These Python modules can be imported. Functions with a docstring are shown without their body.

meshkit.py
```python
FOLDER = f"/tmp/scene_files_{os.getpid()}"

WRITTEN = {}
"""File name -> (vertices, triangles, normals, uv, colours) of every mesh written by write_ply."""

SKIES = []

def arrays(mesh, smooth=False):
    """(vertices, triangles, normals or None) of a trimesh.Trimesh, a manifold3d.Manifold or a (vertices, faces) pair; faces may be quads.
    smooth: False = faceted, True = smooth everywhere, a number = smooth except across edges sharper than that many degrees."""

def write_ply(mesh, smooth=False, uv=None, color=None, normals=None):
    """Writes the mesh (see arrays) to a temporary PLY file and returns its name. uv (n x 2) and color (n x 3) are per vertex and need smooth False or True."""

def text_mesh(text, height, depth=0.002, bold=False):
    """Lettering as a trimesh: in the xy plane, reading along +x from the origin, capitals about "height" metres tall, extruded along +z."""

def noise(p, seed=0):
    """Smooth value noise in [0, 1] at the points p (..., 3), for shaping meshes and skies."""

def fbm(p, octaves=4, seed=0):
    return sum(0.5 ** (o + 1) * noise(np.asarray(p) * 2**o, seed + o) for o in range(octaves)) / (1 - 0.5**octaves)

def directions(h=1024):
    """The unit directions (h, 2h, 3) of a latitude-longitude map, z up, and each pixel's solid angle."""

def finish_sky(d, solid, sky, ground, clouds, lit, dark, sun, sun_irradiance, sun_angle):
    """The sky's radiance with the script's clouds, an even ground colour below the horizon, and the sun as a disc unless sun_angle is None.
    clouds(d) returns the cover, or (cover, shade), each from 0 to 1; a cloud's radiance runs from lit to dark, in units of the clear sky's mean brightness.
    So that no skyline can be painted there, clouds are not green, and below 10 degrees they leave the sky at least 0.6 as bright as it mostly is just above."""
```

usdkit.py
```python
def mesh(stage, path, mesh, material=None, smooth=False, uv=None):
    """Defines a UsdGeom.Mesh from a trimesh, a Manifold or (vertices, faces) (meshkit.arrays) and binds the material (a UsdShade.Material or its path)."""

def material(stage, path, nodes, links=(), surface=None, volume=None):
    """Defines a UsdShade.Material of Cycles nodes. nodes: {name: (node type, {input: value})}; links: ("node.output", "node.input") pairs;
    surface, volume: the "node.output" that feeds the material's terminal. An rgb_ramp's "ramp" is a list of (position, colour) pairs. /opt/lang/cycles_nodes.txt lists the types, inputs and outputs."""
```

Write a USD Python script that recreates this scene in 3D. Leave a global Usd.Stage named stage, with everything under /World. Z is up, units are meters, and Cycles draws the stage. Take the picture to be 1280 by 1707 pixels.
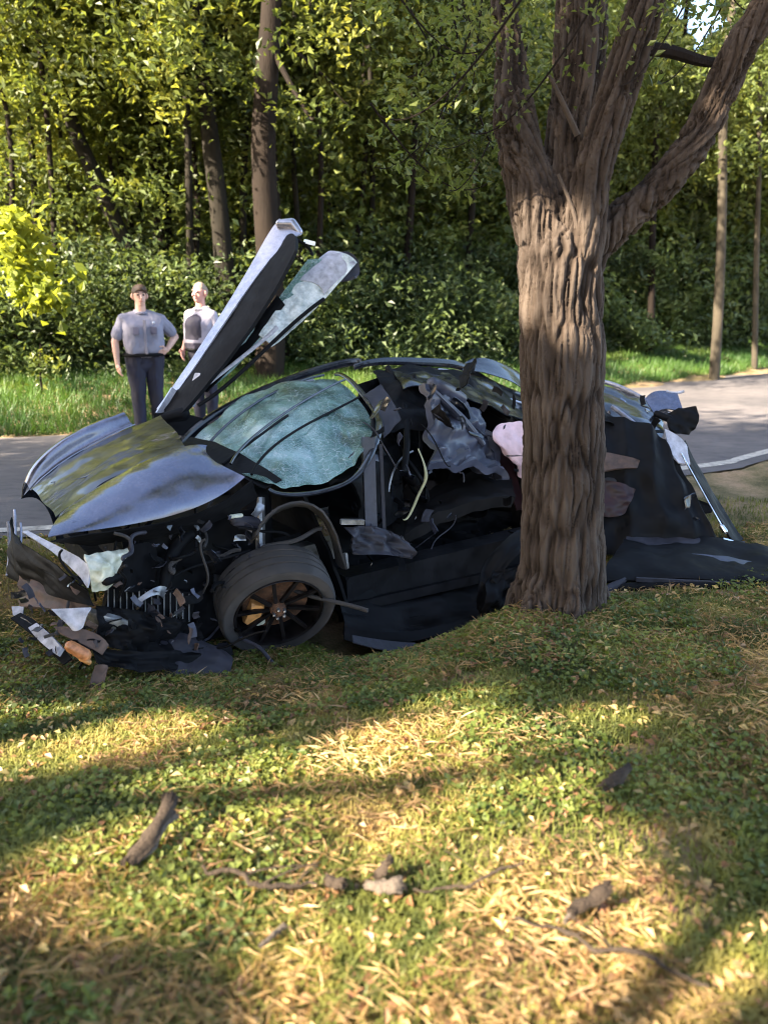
import math, random
import numpy as np, trimesh, manifold3d as m3, shapely, usdkit, meshkit
from scipy.interpolate import RBFInterpolator, make_interp_spline
from pxr import Usd, UsdGeom, UsdLux, UsdShade, Gf, Sdf

stage = Usd.Stage.CreateInMemory()
UsdGeom.SetStageUpAxis(stage, 'Z'); UsdGeom.SetStageMetersPerUnit(stage, 1.0)
UsdGeom.Xform.Define(stage, '/World'); stage.SetDefaultPrim(stage.GetPrimAtPath('/World'))

# ------------------------------------------------------------------ camera, sky, sun, exposure
EXPOSURE = 2.95
EYE, PITCH, FOCAL_PX = np.array([0, 0, 1.7]), math.radians(15.6), 1340.0
cam = UsdGeom.Camera.Define(stage, '/World/camera')
cam.AddTranslateOp().Set(Gf.Vec3d(*EYE)); cam.AddRotateXOp().Set(90 - 15.6)
cam.CreateHorizontalApertureAttr(36.0); cam.CreateFocalLengthAttr(36.0 * FOCAL_PX / 1280)
cam.CreateFocusDistanceAttr(4.6); cam.CreateFStopAttr(2.2)
cam.CreateExposureAttr(EXPOSURE); cam.CreateClippingRangeAttr(Gf.Vec2f(0.05, 2000))
SUN_EL, SUN_AZ = math.radians(32), math.atan2(-0.85, -0.52)          # azimuth measured as atan2(x, y)
SUN = np.array([math.sin(SUN_AZ) * math.cos(SUN_EL), math.cos(SUN_AZ) * math.cos(SUN_EL), math.sin(SUN_EL)])
usdkit.material(stage, '/World/Looks/sky', {
    's': ('sky_texture', {'sky_type': 'single_scattering', 'sun_disc': False, 'sun_elevation': SUN_EL, 'sun_rotation': SUN_AZ, 'air_density': 1.0, 'aerosol_density': 3.0, 'ozone_density': 1.0}),
    'b': ('background_shader', {'strength': 0.085})}, [('s.color', 'b.color')], surface='b.background')
dome = UsdLux.DomeLight.Define(stage, '/World/sky')
UsdShade.MaterialBindingAPI.Apply(dome.GetPrim()).Bind(UsdShade.Material.Get(stage, '/World/Looks/sky'))
dome.GetPrim().SetCustomDataByKey('kind', 'structure')
sun = UsdLux.DistantLight.Define(stage, '/World/sun')
sun.CreateIntensityAttr(1.25); sun.CreateAngleAttr(0.53); sun.CreateNormalizeAttr(True); sun.CreateColorAttr(Gf.Vec3f(1.0, 0.86, 0.66))
sun.AddRotateZOp().Set(math.degrees(math.atan2(SUN[1], SUN[0])) + 90); sun.AddRotateXOp().Set(90 - math.degrees(SUN_EL))

# ------------------------------------------------------------------ helpers
rng = np.random.default_rng(7)
FW = np.array([0, math.cos(PITCH), -math.sin(PITCH)]); UP = np.array([0, math.sin(PITCH), math.cos(PITCH)])
def ray(px, py): return FW * FOCAL_PX + np.array([1.0, 0, 0]) * (px - 640) + UP * (853.5 - py)
def at(px, py, Y): d = ray(px, py); return EYE + d * (Y / d[1])
def onz(px, py, z): d = ray(px, py); return EYE + d * ((z - EYE[2]) / d[2])

USED = set()
def path_for(name, parent='/World'):
    p, k = f'{parent}/{name}', 0
    while p in USED:
        k += 1; p = f'{parent}/{name}_{k:03d}'
    USED.add(p); return p
def tag(prim, label=None, cat=None, group=None, kind=None):
    for k, v in (('label', label), ('category', cat), ('group', group), ('kind', kind)):
        if v: prim.SetCustomDataByKey(k, v)
    return prim
def thing(name, label, cat, group=None, loc=(0, 0, 0)):
    p = path_for(name); x = UsdGeom.Xform.Define(stage, p)
    if any(loc): x.AddTranslateOp().Set(Gf.Vec3d(*map(float, loc)))
    tag(x.GetPrim(), label, cat, group); x.loc = np.array(loc, float); return x
def add(name, mesh, mat, parent=None, label=None, cat=None, group=None, kind=None, smooth=35):
    pp = '/World' if parent is None else (parent if isinstance(parent, str) else str(parent.GetPath()))
    p = path_for(name, pp)
    m = usdkit.mesh(stage, p, mesh, M[mat], smooth=smooth)
    m.CreateDoubleSidedAttr(True)
    tag(m.GetPrim(), label, cat, group, kind); return m
def group_at(x, mesh):                                               # world-space mesh into the thing's own space
    v, f = arr(mesh); return v - x.loc, f
def arr(mesh):
    if hasattr(mesh, 'to_mesh'):
        q = mesh.to_mesh(); return np.array(q.vert_properties[:, :3], float), np.array(q.tri_verts)
    if isinstance(mesh, trimesh.Trimesh): return np.array(mesh.vertices), np.array(mesh.faces)
    v, f = np.asarray(mesh[0], float), np.asarray(mesh[1], int)
    if f.shape[1] == 4: f = np.vstack([f[:, [0, 1, 2]], f[:, [0, 2, 3]]])
    return v, f
def join(*ms):
    V, F, n = [], [], 0
    for m in ms:
        v, f = arr(m); V.append(v); F.append(f + n); n += len(v)
    return np.vstack(V), np.vstack(F)
def unit(v): v = np.asarray(v, float); return v / (np.linalg.norm(v, axis=-1, keepdims=True) + 1e-12)
def spline(P, n, k=3):
    P = np.asarray(P, float); k = min(k, len(P) - 1); t = np.linspace(0, 1, len(P))
    return make_interp_spline(t, P, k=k)(np.linspace(0, 1, n))
def tube(P, r, sides=10, n=None, flat=1.0, curve=True):
    P = np.asarray(P, float)
    r = np.broadcast_to(np.asarray(r, float), (len(P),))
    if curve and len(P) > 2:
        n = n or 6 * len(P); r = np.interp(np.linspace(0, 1, n), np.linspace(0, 1, len(P)), r); P = spline(P, n)
    t = unit(np.gradient(P, axis=0)); ref = np.array([0, 0, 1.0]) if abs(t[:, 2]).mean() < .8 else np.array([1.0, 0, 0])
    a = unit(np.cross(t, ref)); b = np.cross(t, a); ang = np.arange(sides) * 2 * math.pi / sides
    v = P[:, None] + r[:, None, None] * (np.cos(ang)[None, :, None] * a[:, None] + flat * np.sin(ang)[None, :, None] * b[:, None])
    N = len(P); i, j = np.meshgrid(np.arange(N - 1), np.arange(sides), indexing='ij'); j2 = (j + 1) % sides
    q = np.stack([i * sides + j, (i + 1) * sides + j, (i + 1) * sides + j2, i * sides + j2], -1).reshape(-1, 4)
    f = [np.vstack([q[:, [0, 1, 2]], q[:, [0, 2, 3]]])]
    v = np.vstack([v.reshape(-1, 3), P[:1], P[-1:]]); k = np.arange(sides); k2 = (k + 1) % sides
    f.append(np.stack([k, k2, np.full(sides, N * sides)], 1)[:, [1, 0, 2]][:, ::-1]); f.append(np.stack([(N - 1) * sides + k, (N - 1) * sides + k2, np.full(sides, N * sides + 1)], 1)[:, ::-1])
    return v, np.vstack(f)
def shell(rows, th=.004, res=(14, 14), crumple=0.0, scale=6.0, seed=0, ragged=0.0, folds=()):
    """a thin curved sheet with thickness through a grid of points"""
    G = np.asarray(rows, float); m, n = res
    G = np.moveaxis(spline(G, m), 1, 0); G = np.moveaxis(spline(G, n), 1, 0)
    du, dv = np.gradient(G, axis=0), np.gradient(G, axis=1); N = unit(np.cross(du, dv))
    if crumple: G = G + N * (crumple * 2 * (meshkit.fbm(G * scale + seed * 3.7, 3, seed) - .5))[..., None]
    for amp, k, ph in folds:                                        # creases running along the sheet
        vv = np.linspace(0, 1, n)[None, :] + .06 * (meshkit.fbm(G * 2.5 + ph, 2, seed + 9) - .5) * 2; r = np.abs(((vv * k + ph) % 1) - .5) * 2
        G = G + N * (amp * (r ** 1.5 - .5))[..., None]
    if ragged:
        w = np.zeros((m, n)); w[0] = w[-1] = 1; w[:, 0] = w[:, -1] = 1
        G = G + w[..., None] * (np.random.default_rng(seed + 5).normal(0, ragged, (m, n, 3)))
    A, B = G + N * th / 2, G - N * th / 2
    v = np.vstack([A.reshape(-1, 3), B.reshape(-1, 3)]); i, j = np.meshgrid(np.arange(m - 1), np.arange(n - 1), indexing='ij')
    q = np.stack([i * n + j, (i + 1) * n + j, (i + 1) * n + j + 1, i * n + j + 1], -1).reshape(-1, 4)
    border = np.concatenate([np.arange(n), np.arange(1, m) * n + n - 1, (m - 1) * n + np.arange(n - 2, -1, -1), np.arange(m - 2, 0, -1) * n])
    b2 = np.roll(border, -1); off = m * n
    s = np.stack([border, b2, b2 + off, border + off], 1)
    return arr((v, np.vstack([q, q[:, ::-1] + off, s])))
def box_at(p0, p1, w, h, upv=(0, 0, 1), bevel=.15):
    """a bevelled bar from p0 to p1, w wide, h high"""
    p0, p1 = np.asarray(p0, float), np.asarray(p1, float); L = np.linalg.norm(p1 - p0); x = (p1 - p0) / L
    u = np.asarray(upv, float); y = unit(np.cross(u, x)); z = np.cross(x, y); b = bevel * min(w, h)
    pts = []
    for sx in (-1, 1):
        for sy in (-1, 1):
            for sz in (-1, 1):
                for d in ((b, 0, 0), (0, b, 0), (0, 0, b)):
                    pts.append((sx * (L / 2 - d[0]), sy * (w / 2 - d[1]), sz * (h / 2 - d[2])))
    v, f = arr(m3.Manifold.hull_points(np.array(pts)))
    return (p0 + p1) / 2 + v @ np.stack([x, y, z]), f
def ball(c, r, n=10): return m3.Manifold.sphere(r, n).translate([float(a) for a in c])
def chain(pts, radii, n=14, extra=()):
    out = [m3.Manifold.batch_hull([ball(pts[i], radii[i], n), ball(pts[i + 1], radii[i + 1], n)]) for i in range(len(pts) - 1)]
    return m3.Manifold.batch_boolean(out, m3.OpType.Add) if len(out) > 1 else out[0]
def smooth_body(man, edge=.015, it=12):
    v, f = arr(man.refine_to_length(edge)); t = trimesh.Trimesh(v, f, process=True)
    trimesh.smoothing.filter_taubin(t, iterations=it); return t
def leaves(P, size, seed=0, up=.5, wide=.62, fold=.18):
    """folded leaf blades, one island each"""
    g = np.random.default_rng(seed); n = len(P)
    N = unit(g.normal(size=(n, 3)) + np.array([0, 0, up * 2])); T = unit(np.cross(N, g.normal(size=(n, 3)))); B = np.cross(N, T)
    s = (np.broadcast_to(size, (n,)) * g.uniform(.42, 1.0, n) ** 1.5 * 1.75)[:, None]
    v = np.stack([P - T * s * .5, P + B * s * wide * .5 + N * s * fold - T * s * .05, P + T * s * .5 - N * s * .1, P - B * s * wide * .5 + N * s * fold - T * s * .05], 1).reshape(-1, 3)
    k = np.arange(n)[:, None] * 4
    return v, np.vstack([k + [0, 1, 2], k + [0, 2, 3]])
def blades(P, h, w, seed=0, lean=.45, seg=2):
    g = np.random.default_rng(seed); n = len(P); h = (np.broadcast_to(h, (n,)) * g.uniform(.5, 1.3, n))[:, None]
    a = g.uniform(0, 2 * math.pi, n); D = np.stack([np.cos(a), np.sin(a), 0 * a], 1); a2 = a + g.normal(0, .6, n) + math.pi / 2; S = np.stack([np.cos(a2), np.sin(a2), 0 * a], 1) * (w / 2) * g.uniform(.7, 1.4, (n, 1))
    l = np.abs(g.normal(lean, .3, n))[:, None]
    Z = np.array([0, 0, 1.0]); mid = P + Z * h * .6 + D * h * l * .3; tip = P + Z * h * (1 - .35 * np.minimum(l, 1.4)) + D * h * l
    if seg == 1:
        v = np.stack([P - S, P + S, tip], 1).reshape(-1, 3); return v, np.arange(n)[:, None] * 3 + [[0, 1, 2]]
    v = np.stack([P - S, P + S, mid + S * .8, mid - S * .8, tip], 1).reshape(-1, 3); k = np.arange(n)[:, None] * 5
    return v, np.vstack([k + [0, 1, 2], k + [0, 2, 3], k + [3, 2, 4]])

# ------------------------------------------------------------------ materials
M = {}
def mat(name, nodes, links=(), surface='p.BSDF'):
    M[name] = usdkit.material(stage, '/World/Looks/' + name, nodes, links, surface=surface)
def plain(name, col, rough=.5, metal=0., coat=0., var=.25, scale=9., bump=0., bscale=60., crough=.04, spec=.5):
    c = np.array(col); nodes = {'g': ('geometry', {}), 'n': ('noise_texture', {'scale': scale, 'detail': 5., 'roughness': .6}),
        'r': ('rgb_ramp', {'ramp': [(.3, tuple(c * (1 - var))), (.7, tuple(np.minimum(c * (1 + var), 1)))]}),
        'q': ('map_range', {'from_min': .3, 'from_max': .7, 'to_min': max(rough - .12, .02), 'to_max': min(rough + .12, 1)}),
        'p': ('principled_bsdf', {'metallic': metal, 'coat_weight': coat, 'coat_roughness': crough, 'specular_ior_level': spec})}
    links = [('g.position', 'n.vector'), ('n.fac', 'r.fac'), ('r.color', 'p.base_color'), ('n.fac', 'q.value'), ('q.result', 'p.roughness')]
    if bump:
        nodes['m'] = ('noise_texture', {'scale': bscale, 'detail': 4.}); nodes['b'] = ('bump', {'strength': 1.0, 'distance': bump})
        links += [('g.position', 'm.vector'), ('m.fac', 'b.height'), ('b.normal', 'p.normal')]
    mat(name, nodes, links)
def leafy(name, stops, trans=.35, patch=1.2, rough=.45, tint=(1.5, 1.35, .6)):
    c = [(p, tuple(np.array(q))) for p, q in stops]
    mat(name, {'g': ('geometry', {}), 'n': ('noise_texture', {'scale': patch, 'detail': 2.}), 'a': ('map_range', {'from_min': .3, 'from_max': .7, 'to_min': .0, 'to_max': .66, 'clamp': True}), 'b': ('math', {'math_type': 'multiply', 'value2': .42}),
        's': ('math', {'math_type': 'add'}), 'r': ('rgb_ramp', {'ramp': c}), 't': ('mix', {'mix_type': 'multiply', 'fac': 1.0, 'color2': tint}),
        'p': ('principled_bsdf', {'roughness': rough, 'specular_ior_level': .4}), 'l': ('translucent_bsdf', {}), 'x': ('mix_closure', {'fac': trans})},
        [('g.position', 'n.vector'), ('n.fac', 'a.value'), ('g.random_per_island', 'b.value1'), ('a.result', 's.value1'), ('b.value', 's.value2'), ('s.value', 'r.fac'),
         ('r.color', 'p.base_color'), ('r.color', 't.color1'), ('t.color', 'l.color'), ('p.BSDF', 'x.closure1'), ('l.BSDF', 'x.closure2')], surface='x.closure')
leafy('leaf_wood', [(.15, (.045, .06, .02)), (.45, (.13, .175, .05)), (.7, (.24, .265, .075)), (.95, (.40, .39, .15))], .45)
leafy('leaf_gold', [(.15, (.075, .105, .03)), (.45, (.18, .215, .052)), (.7, (.32, .335, .09)), (.95, (.50, .44, .18))], .5)
leafy('leaf_dark', [(.15, (.045, .068, .028)), (.5, (.10, .145, .05)), (.75, (.17, .205, .07)), (.95, (.28, .28, .11))], .35)
leafy('leaf_bright', [(.15, (.17, .22, .035)), (.5, (.30, .34, .05)), (.95, (.46, .46, .11))], .5)
leafy('weed', [(.15, (.07, .10, .02)), (.5, (.16, .19, .04)), (.9, (.33, .32, .07))], .35, 3.)
leafy('fallen', [(.2, (.22, .11, .055)), (.45, (.46, .30, .13)), (.7, (.6, .48, .16)), (.95, (.68, .60, .45))], .2, 5.)
def grassy(name, scale, lo, hi):
    """blades: green where the patch noise is low, straw where high, each blade a little different"""
    mat(name, {'g': ('geometry', {}), 'n': ('noise_texture', {'scale': scale, 'detail': 3., 'roughness': .6}), 'a': ('math', {'math_type': 'multiply', 'value2': 1.0}), 'b': ('math', {'math_type': 'multiply', 'value2': .42}),
        's': ('math', {'math_type': 'add'}), 'r': ('rgb_ramp', {'ramp': [(lo, (.08, .10, .025)), (lo + .13, (.20, .205, .045)), (hi, (.40, .31, .10)), (hi + .16, (.58, .41, .20)), (1., (.50, .30, .18))]}),
        'p': ('principled_bsdf', {'roughness': .55, 'specular_ior_level': .35}), 'l': ('translucent_bsdf', {}), 'x': ('mix_closure', {'fac': .3})},
        [('g.position', 'n.vector'), ('n.fac', 'a.value1'), ('g.random_per_island', 'b.value1'), ('a.value', 's.value1'), ('b.value', 's.value2'), ('s.value', 'r.fac'),
         ('r.color', 'p.base_color'), ('r.color', 'l.color'), ('p.BSDF', 'x.closure1'), ('l.BSDF', 'x.closure2')], surface='x.closure')
grassy('grass_yard', 2.3, .40, .66)
leafy('straw', [(.2, (.26, .17, .09)), (.5, (.48, .34, .17)), (.75, (.58, .44, .22)), (.95, (.50, .32, .22))], .2, 4.)
leafy('grass_verge', [(.15, (.035, .085, .02)), (.5, (.075, .15, .03)), (.9, (.18, .23, .05))], .3, .8)
mat('soil', {'g': ('geometry', {}), 'n': ('noise_texture', {'scale': 2.3, 'detail': 3., 'roughness': .6}), 'm': ('noise_texture', {'scale': 38., 'detail': 5., 'roughness': .7}), 'a': ('math', {'math_type': 'multiply', 'value2': .5}),
    's': ('math', {'math_type': 'add'}), 'r': ('rgb_ramp', {'ramp': [(.5, (.06, .06, .025)), (.70, (.18, .14, .07)), (.9, (.34, .23, .14)), (1., (.40, .26, .17))]}), 'b': ('bump', {'strength': 1., 'distance': .02}), 'p': ('principled_bsdf', {'roughness': .9, 'specular_ior_level': .2})},
    [('g.position', 'n.vector'), ('g.position', 'm.vector'), ('m.fac', 'a.value1'), ('n.fac', 's.value1'), ('a.value', 's.value2'), ('s.value', 'r.fac'), ('r.color', 'p.base_color'), ('m.fac', 'b.height'), ('b.normal', 'p.normal')])
mat('asphalt', {'g': ('geometry', {}), 'n': ('noise_texture', {'scale': .7, 'detail': 4.}), 'm': ('noise_texture', {'scale': 160., 'detail': 3.}), 'mp': ('mapping', {'scale': (1.2, 3., 1.)}), 'v': ('voronoi_texture', {'feature': 'distance_to_edge', 'scale': .8}) if False else ('noise_texture', {'scale': 3., 'detail': 8., 'roughness': .75}),
    'r': ('rgb_ramp', {'ramp': [(.3, (.07, .066, .07)), (.7, (.15, .135, .135))]}), 'r2': ('rgb_ramp', {'ramp': [(.3, (.6, .6, .62)), (.5, (1., 1., 1.)), (.75, (1.25, 1.2, 1.15))]}), 'x': ('mix', {'mix_type': 'multiply', 'fac': 1.}),
    'b': ('bump', {'strength': .8, 'distance': .004}), 'p': ('principled_bsdf', {'roughness': .8, 'specular_ior_level': .35})},
    [('g.position', 'n.vector'), ('g.position', 'mp.vector'), ('mp.vector', 'v.vector'), ('g.position', 'm.vector'), ('n.fac', 'r.fac'), ('v.fac', 'r2.fac'), ('r.color', 'x.color1'), ('r2.color', 'x.color2'), ('x.color', 'p.base_color'), ('m.fac', 'b.height'), ('b.normal', 'p.normal')])
plain('road_paint', (.40, .37, .33), .8, var=.5, scale=14., bump=.002, bscale=150.)
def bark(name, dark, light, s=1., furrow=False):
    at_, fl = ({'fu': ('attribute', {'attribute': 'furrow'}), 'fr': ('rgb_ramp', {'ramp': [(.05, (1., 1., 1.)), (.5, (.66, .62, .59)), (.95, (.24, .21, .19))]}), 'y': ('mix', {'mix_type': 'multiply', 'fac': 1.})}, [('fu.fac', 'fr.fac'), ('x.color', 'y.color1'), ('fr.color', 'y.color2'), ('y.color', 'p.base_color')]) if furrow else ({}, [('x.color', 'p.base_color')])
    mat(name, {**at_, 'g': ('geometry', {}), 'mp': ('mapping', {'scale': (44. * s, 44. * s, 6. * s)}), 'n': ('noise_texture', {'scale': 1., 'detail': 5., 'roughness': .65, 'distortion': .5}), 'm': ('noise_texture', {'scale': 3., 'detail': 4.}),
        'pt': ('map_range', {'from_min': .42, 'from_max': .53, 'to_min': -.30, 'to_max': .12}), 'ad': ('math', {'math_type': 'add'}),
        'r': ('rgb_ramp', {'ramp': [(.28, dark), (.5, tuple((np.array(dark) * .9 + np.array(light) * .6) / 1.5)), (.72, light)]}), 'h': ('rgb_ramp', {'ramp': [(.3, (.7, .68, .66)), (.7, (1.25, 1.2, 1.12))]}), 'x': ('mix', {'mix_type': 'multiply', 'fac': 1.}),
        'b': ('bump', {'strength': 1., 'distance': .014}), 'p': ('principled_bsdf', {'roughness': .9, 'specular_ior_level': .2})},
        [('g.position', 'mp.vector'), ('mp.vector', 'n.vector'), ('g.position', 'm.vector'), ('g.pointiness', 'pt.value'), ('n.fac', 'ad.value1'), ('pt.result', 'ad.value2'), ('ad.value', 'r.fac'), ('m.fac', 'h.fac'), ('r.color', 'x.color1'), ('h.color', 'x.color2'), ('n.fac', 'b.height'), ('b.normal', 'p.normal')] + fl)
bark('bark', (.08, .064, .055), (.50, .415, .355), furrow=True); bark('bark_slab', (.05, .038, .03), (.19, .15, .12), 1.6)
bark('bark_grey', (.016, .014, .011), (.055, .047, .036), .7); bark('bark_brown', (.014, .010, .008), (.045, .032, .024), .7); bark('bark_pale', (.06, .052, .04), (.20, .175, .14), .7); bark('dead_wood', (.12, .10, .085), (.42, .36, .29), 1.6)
plain('black_gloss', (.006, .007, .011), .3, coat=.9, var=.3, crough=.06, bump=.0008, bscale=9.)
plain('paint', (.15, .15, .20), .26, metal=.85, coat=1., var=.12, crough=.05, bump=.0008, bscale=9.)
plain('paint_dusty', (.012, .012, .018), .4, metal=.1, coat=.8, var=.3, crough=.07, bump=.0015, bscale=14.)
plain('black_plastic', (.005, .005, .006), .6, var=.6, bump=.003, bscale=30., spec=.13)
plain('under_plastic', (.03, .029, .038), .55, var=.5, bump=.004, bscale=18., spec=.3)
plain('rubber', (.034, .03, .029), .85, var=.35, scale=14., bump=.002, bscale=90.)
plain('rim_dark', (.018, .015, .015), .35, metal=.7, var=.4)
plain('rust', (.10, .045, .022), .8, var=.6, scale=25., bump=.003, bscale=90.)
plain('caliper', (.50, .24, .08), .45, var=.35, scale=30.)
plain('steel', (.32, .32, .33), .38, metal=.9, var=.4, scale=14., bump=.002, bscale=40.)
plain('alloy', (.60, .60, .62), .3, metal=.8, var=.25)
plain('chrome', (.75, .76, .8), .12, metal=1., var=.1)
plain('primer', (.42, .42, .48), .4, var=.35, scale=22.)
plain('silver_trim', (.36, .36, .42), .25, metal=.6, coat=.5, var=.2)
plain('seat_grey', (.04, .043, .065), .42, var=.6, scale=5., bump=.004, bscale=16.)
plain('seat_black', (.009, .008, .008), .65, var=.6, scale=4., bump=.006, bscale=16., spec=.12)
plain('airbag', (.80, .55, .58), .8, var=.12, scale=16., bump=.006, bscale=22.)
plain('red_trim', (.022, .004, .005), .6, var=.4)
plain('tan_trim', (.085, .052, .04), .7, var=.55, scale=16., bump=.004, bscale=30.)
plain('wire_yellow', (.42, .40, .22), .5, var=.2)
plain('amber', (.45, .18, .07), .35, var=.4, scale=30.)
plain('skin', (.58, .35, .27), .5, var=.1); plain('skin_red', (.56, .28, .23), .5, var=.12); plain('hair_brown', (.06, .035, .022), .6, var=.4, scale=60., bump=.003, bscale=140.); plain('hair_fair', (.30, .22, .17), .6, var=.3, scale=60.)
plain('shirt_lavender', (.22, .215, .275), .8, var=.14, scale=7., bump=.012, bscale=10.); plain('shirt_white', (.33, .31, .38), .8, var=.1, bump=.01, bscale=12.)
plain('shirt_dark', (.11, .11, .17), .8, var=.2); plain('navy', (.014, .014, .03), .8, var=.35, bump=.008, bscale=12.); plain('vest', (.04, .036, .06), .7, var=.3); plain('eye', (.02, .018, .016), .2)
plain('lip', (.42, .17, .15), .5)
# shattered laminated glass: milky green-blue web of cracks, part of it clear
mat('shattered_glass', {'g': ('geometry', {}), 'n': ('noise_texture', {'scale': 2.2, 'detail': 4., 'roughness': .6}), 'v': ('voronoi_texture', {'feature': 'distance_to_edge', 'scale': 75., 'randomness': 1.}), 'w': ('voronoi_texture', {'feature': 'f1', 'scale': 75., 'randomness': 1.}),
    'cr': ('rgb_ramp', {'ramp': [(0., (1., 1., 1.)), (.06, (.75, .75, .75)), (.16, (.18, .18, .18)), (1., (.1, .1, .1))]}), 'pm': ('map_range', {'from_min': .42, 'from_max': .60, 'to_min': .08, 'to_max': .8}), 'mx': ('math', {'math_type': 'maximum'}),
    'mm': ('math', {'math_type': 'multiply', 'value2': .9, 'use_clamp': True}), 'b': ('bump', {'strength': 1., 'distance': .003}),
    'd': ('principled_bsdf', {'roughness': .3, 'coat_weight': .8}), 'wn': ('noise_texture', {'scale': 9., 'detail': 3.}), 'wm': ('mix', {'mix_type': 'linear_light', 'fac': .07}), 'v2': ('voronoi_texture', {'feature': 'distance_to_edge', 'scale': 19., 'randomness': 1.}), 'c2': ('rgb_ramp', {'ramp': [(0., (.55, .55, .55)), (.015, (.35, .35, .35)), (.04, (0., 0., 0.)), (1., (0., 0., 0.))]}), 'cx': ('mix', {'mix_type': 'mix', 'color2': (.80, .90, .94)}), 'my': ('math', {'math_type': 'maximum'}), 'cn': ('noise_texture', {'scale': 2.6, 'detail': 5., 'roughness': .62, 'distortion': .4}), 'cc': ('rgb_ramp', {'ramp': [(.34, (.04, .09, .075)), (.47, (.13, .27, .24)), (.58, (.34, .54, .53)), (.72, (.72, .82, .88))]}), 't': ('transparent_bsdf', {'color': (.55, .75, .70)}), 'gl': ('glossy_bsdf', {'color': (.95, 1., 1.), 'roughness': .08}), 'fr': ('fresnel', {'IOR': 1.6}), 'pg': ('mix_closure', {}), 'x': ('mix_closure', {})},
    [('g.position', 'n.vector'), ('g.position', 'v.vector'), ('g.position', 'w.vector'), ('v.distance', 'cr.fac'), ('n.fac', 'pm.value'), ('cr.color', 'mx.value1'), ('pm.result', 'mx.value2'), ('my.value', 'mm.value1'), ('w.distance', 'b.height'), ('b.normal', 'd.normal'), ('b.normal', 'gl.normal'),
     ('g.position', 'cn.vector'), ('cn.fac', 'cc.fac'), ('g.position', 'wn.vector'), ('g.position', 'wm.color1'), ('wn.color', 'wm.color2'), ('wm.color', 'v2.vector'), ('v2.distance', 'c2.fac'), ('c2.color', 'cx.fac'), ('cc.color', 'cx.color1'), ('cx.color', 'd.base_color'), ('mx.value', 'my.value1'), ('c2.color', 'my.value2'), ('fr.fac', 'pg.fac'), ('t.BSDF', 'pg.closure1'), ('gl.BSDF', 'pg.closure2'), ('mm.value', 'x.fac'), ('pg.closure', 'x.closure1'), ('d.BSDF', 'x.closure2')], surface='x.closure')
plain('crazed_glass', (.66, .78, .80), .3, coat=.6, var=.45, scale=16., bump=.008, bscale=60.)
mat('lens', {'g': ('geometry', {}), 'n': ('noise_texture', {'scale': 18., 'detail': 3.}), 'r': ('rgb_ramp', {'ramp': [(.35, (.42, .42, .30)), (.65, (.78, .78, .66))]}), 'p': ('principled_bsdf', {'roughness': .18, 'coat_weight': 1., 'subsurface_weight': 0.})}, [('g.position', 'n.vector'), ('n.fac', 'r.fac'), ('r.color', 'p.base_color')])

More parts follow.
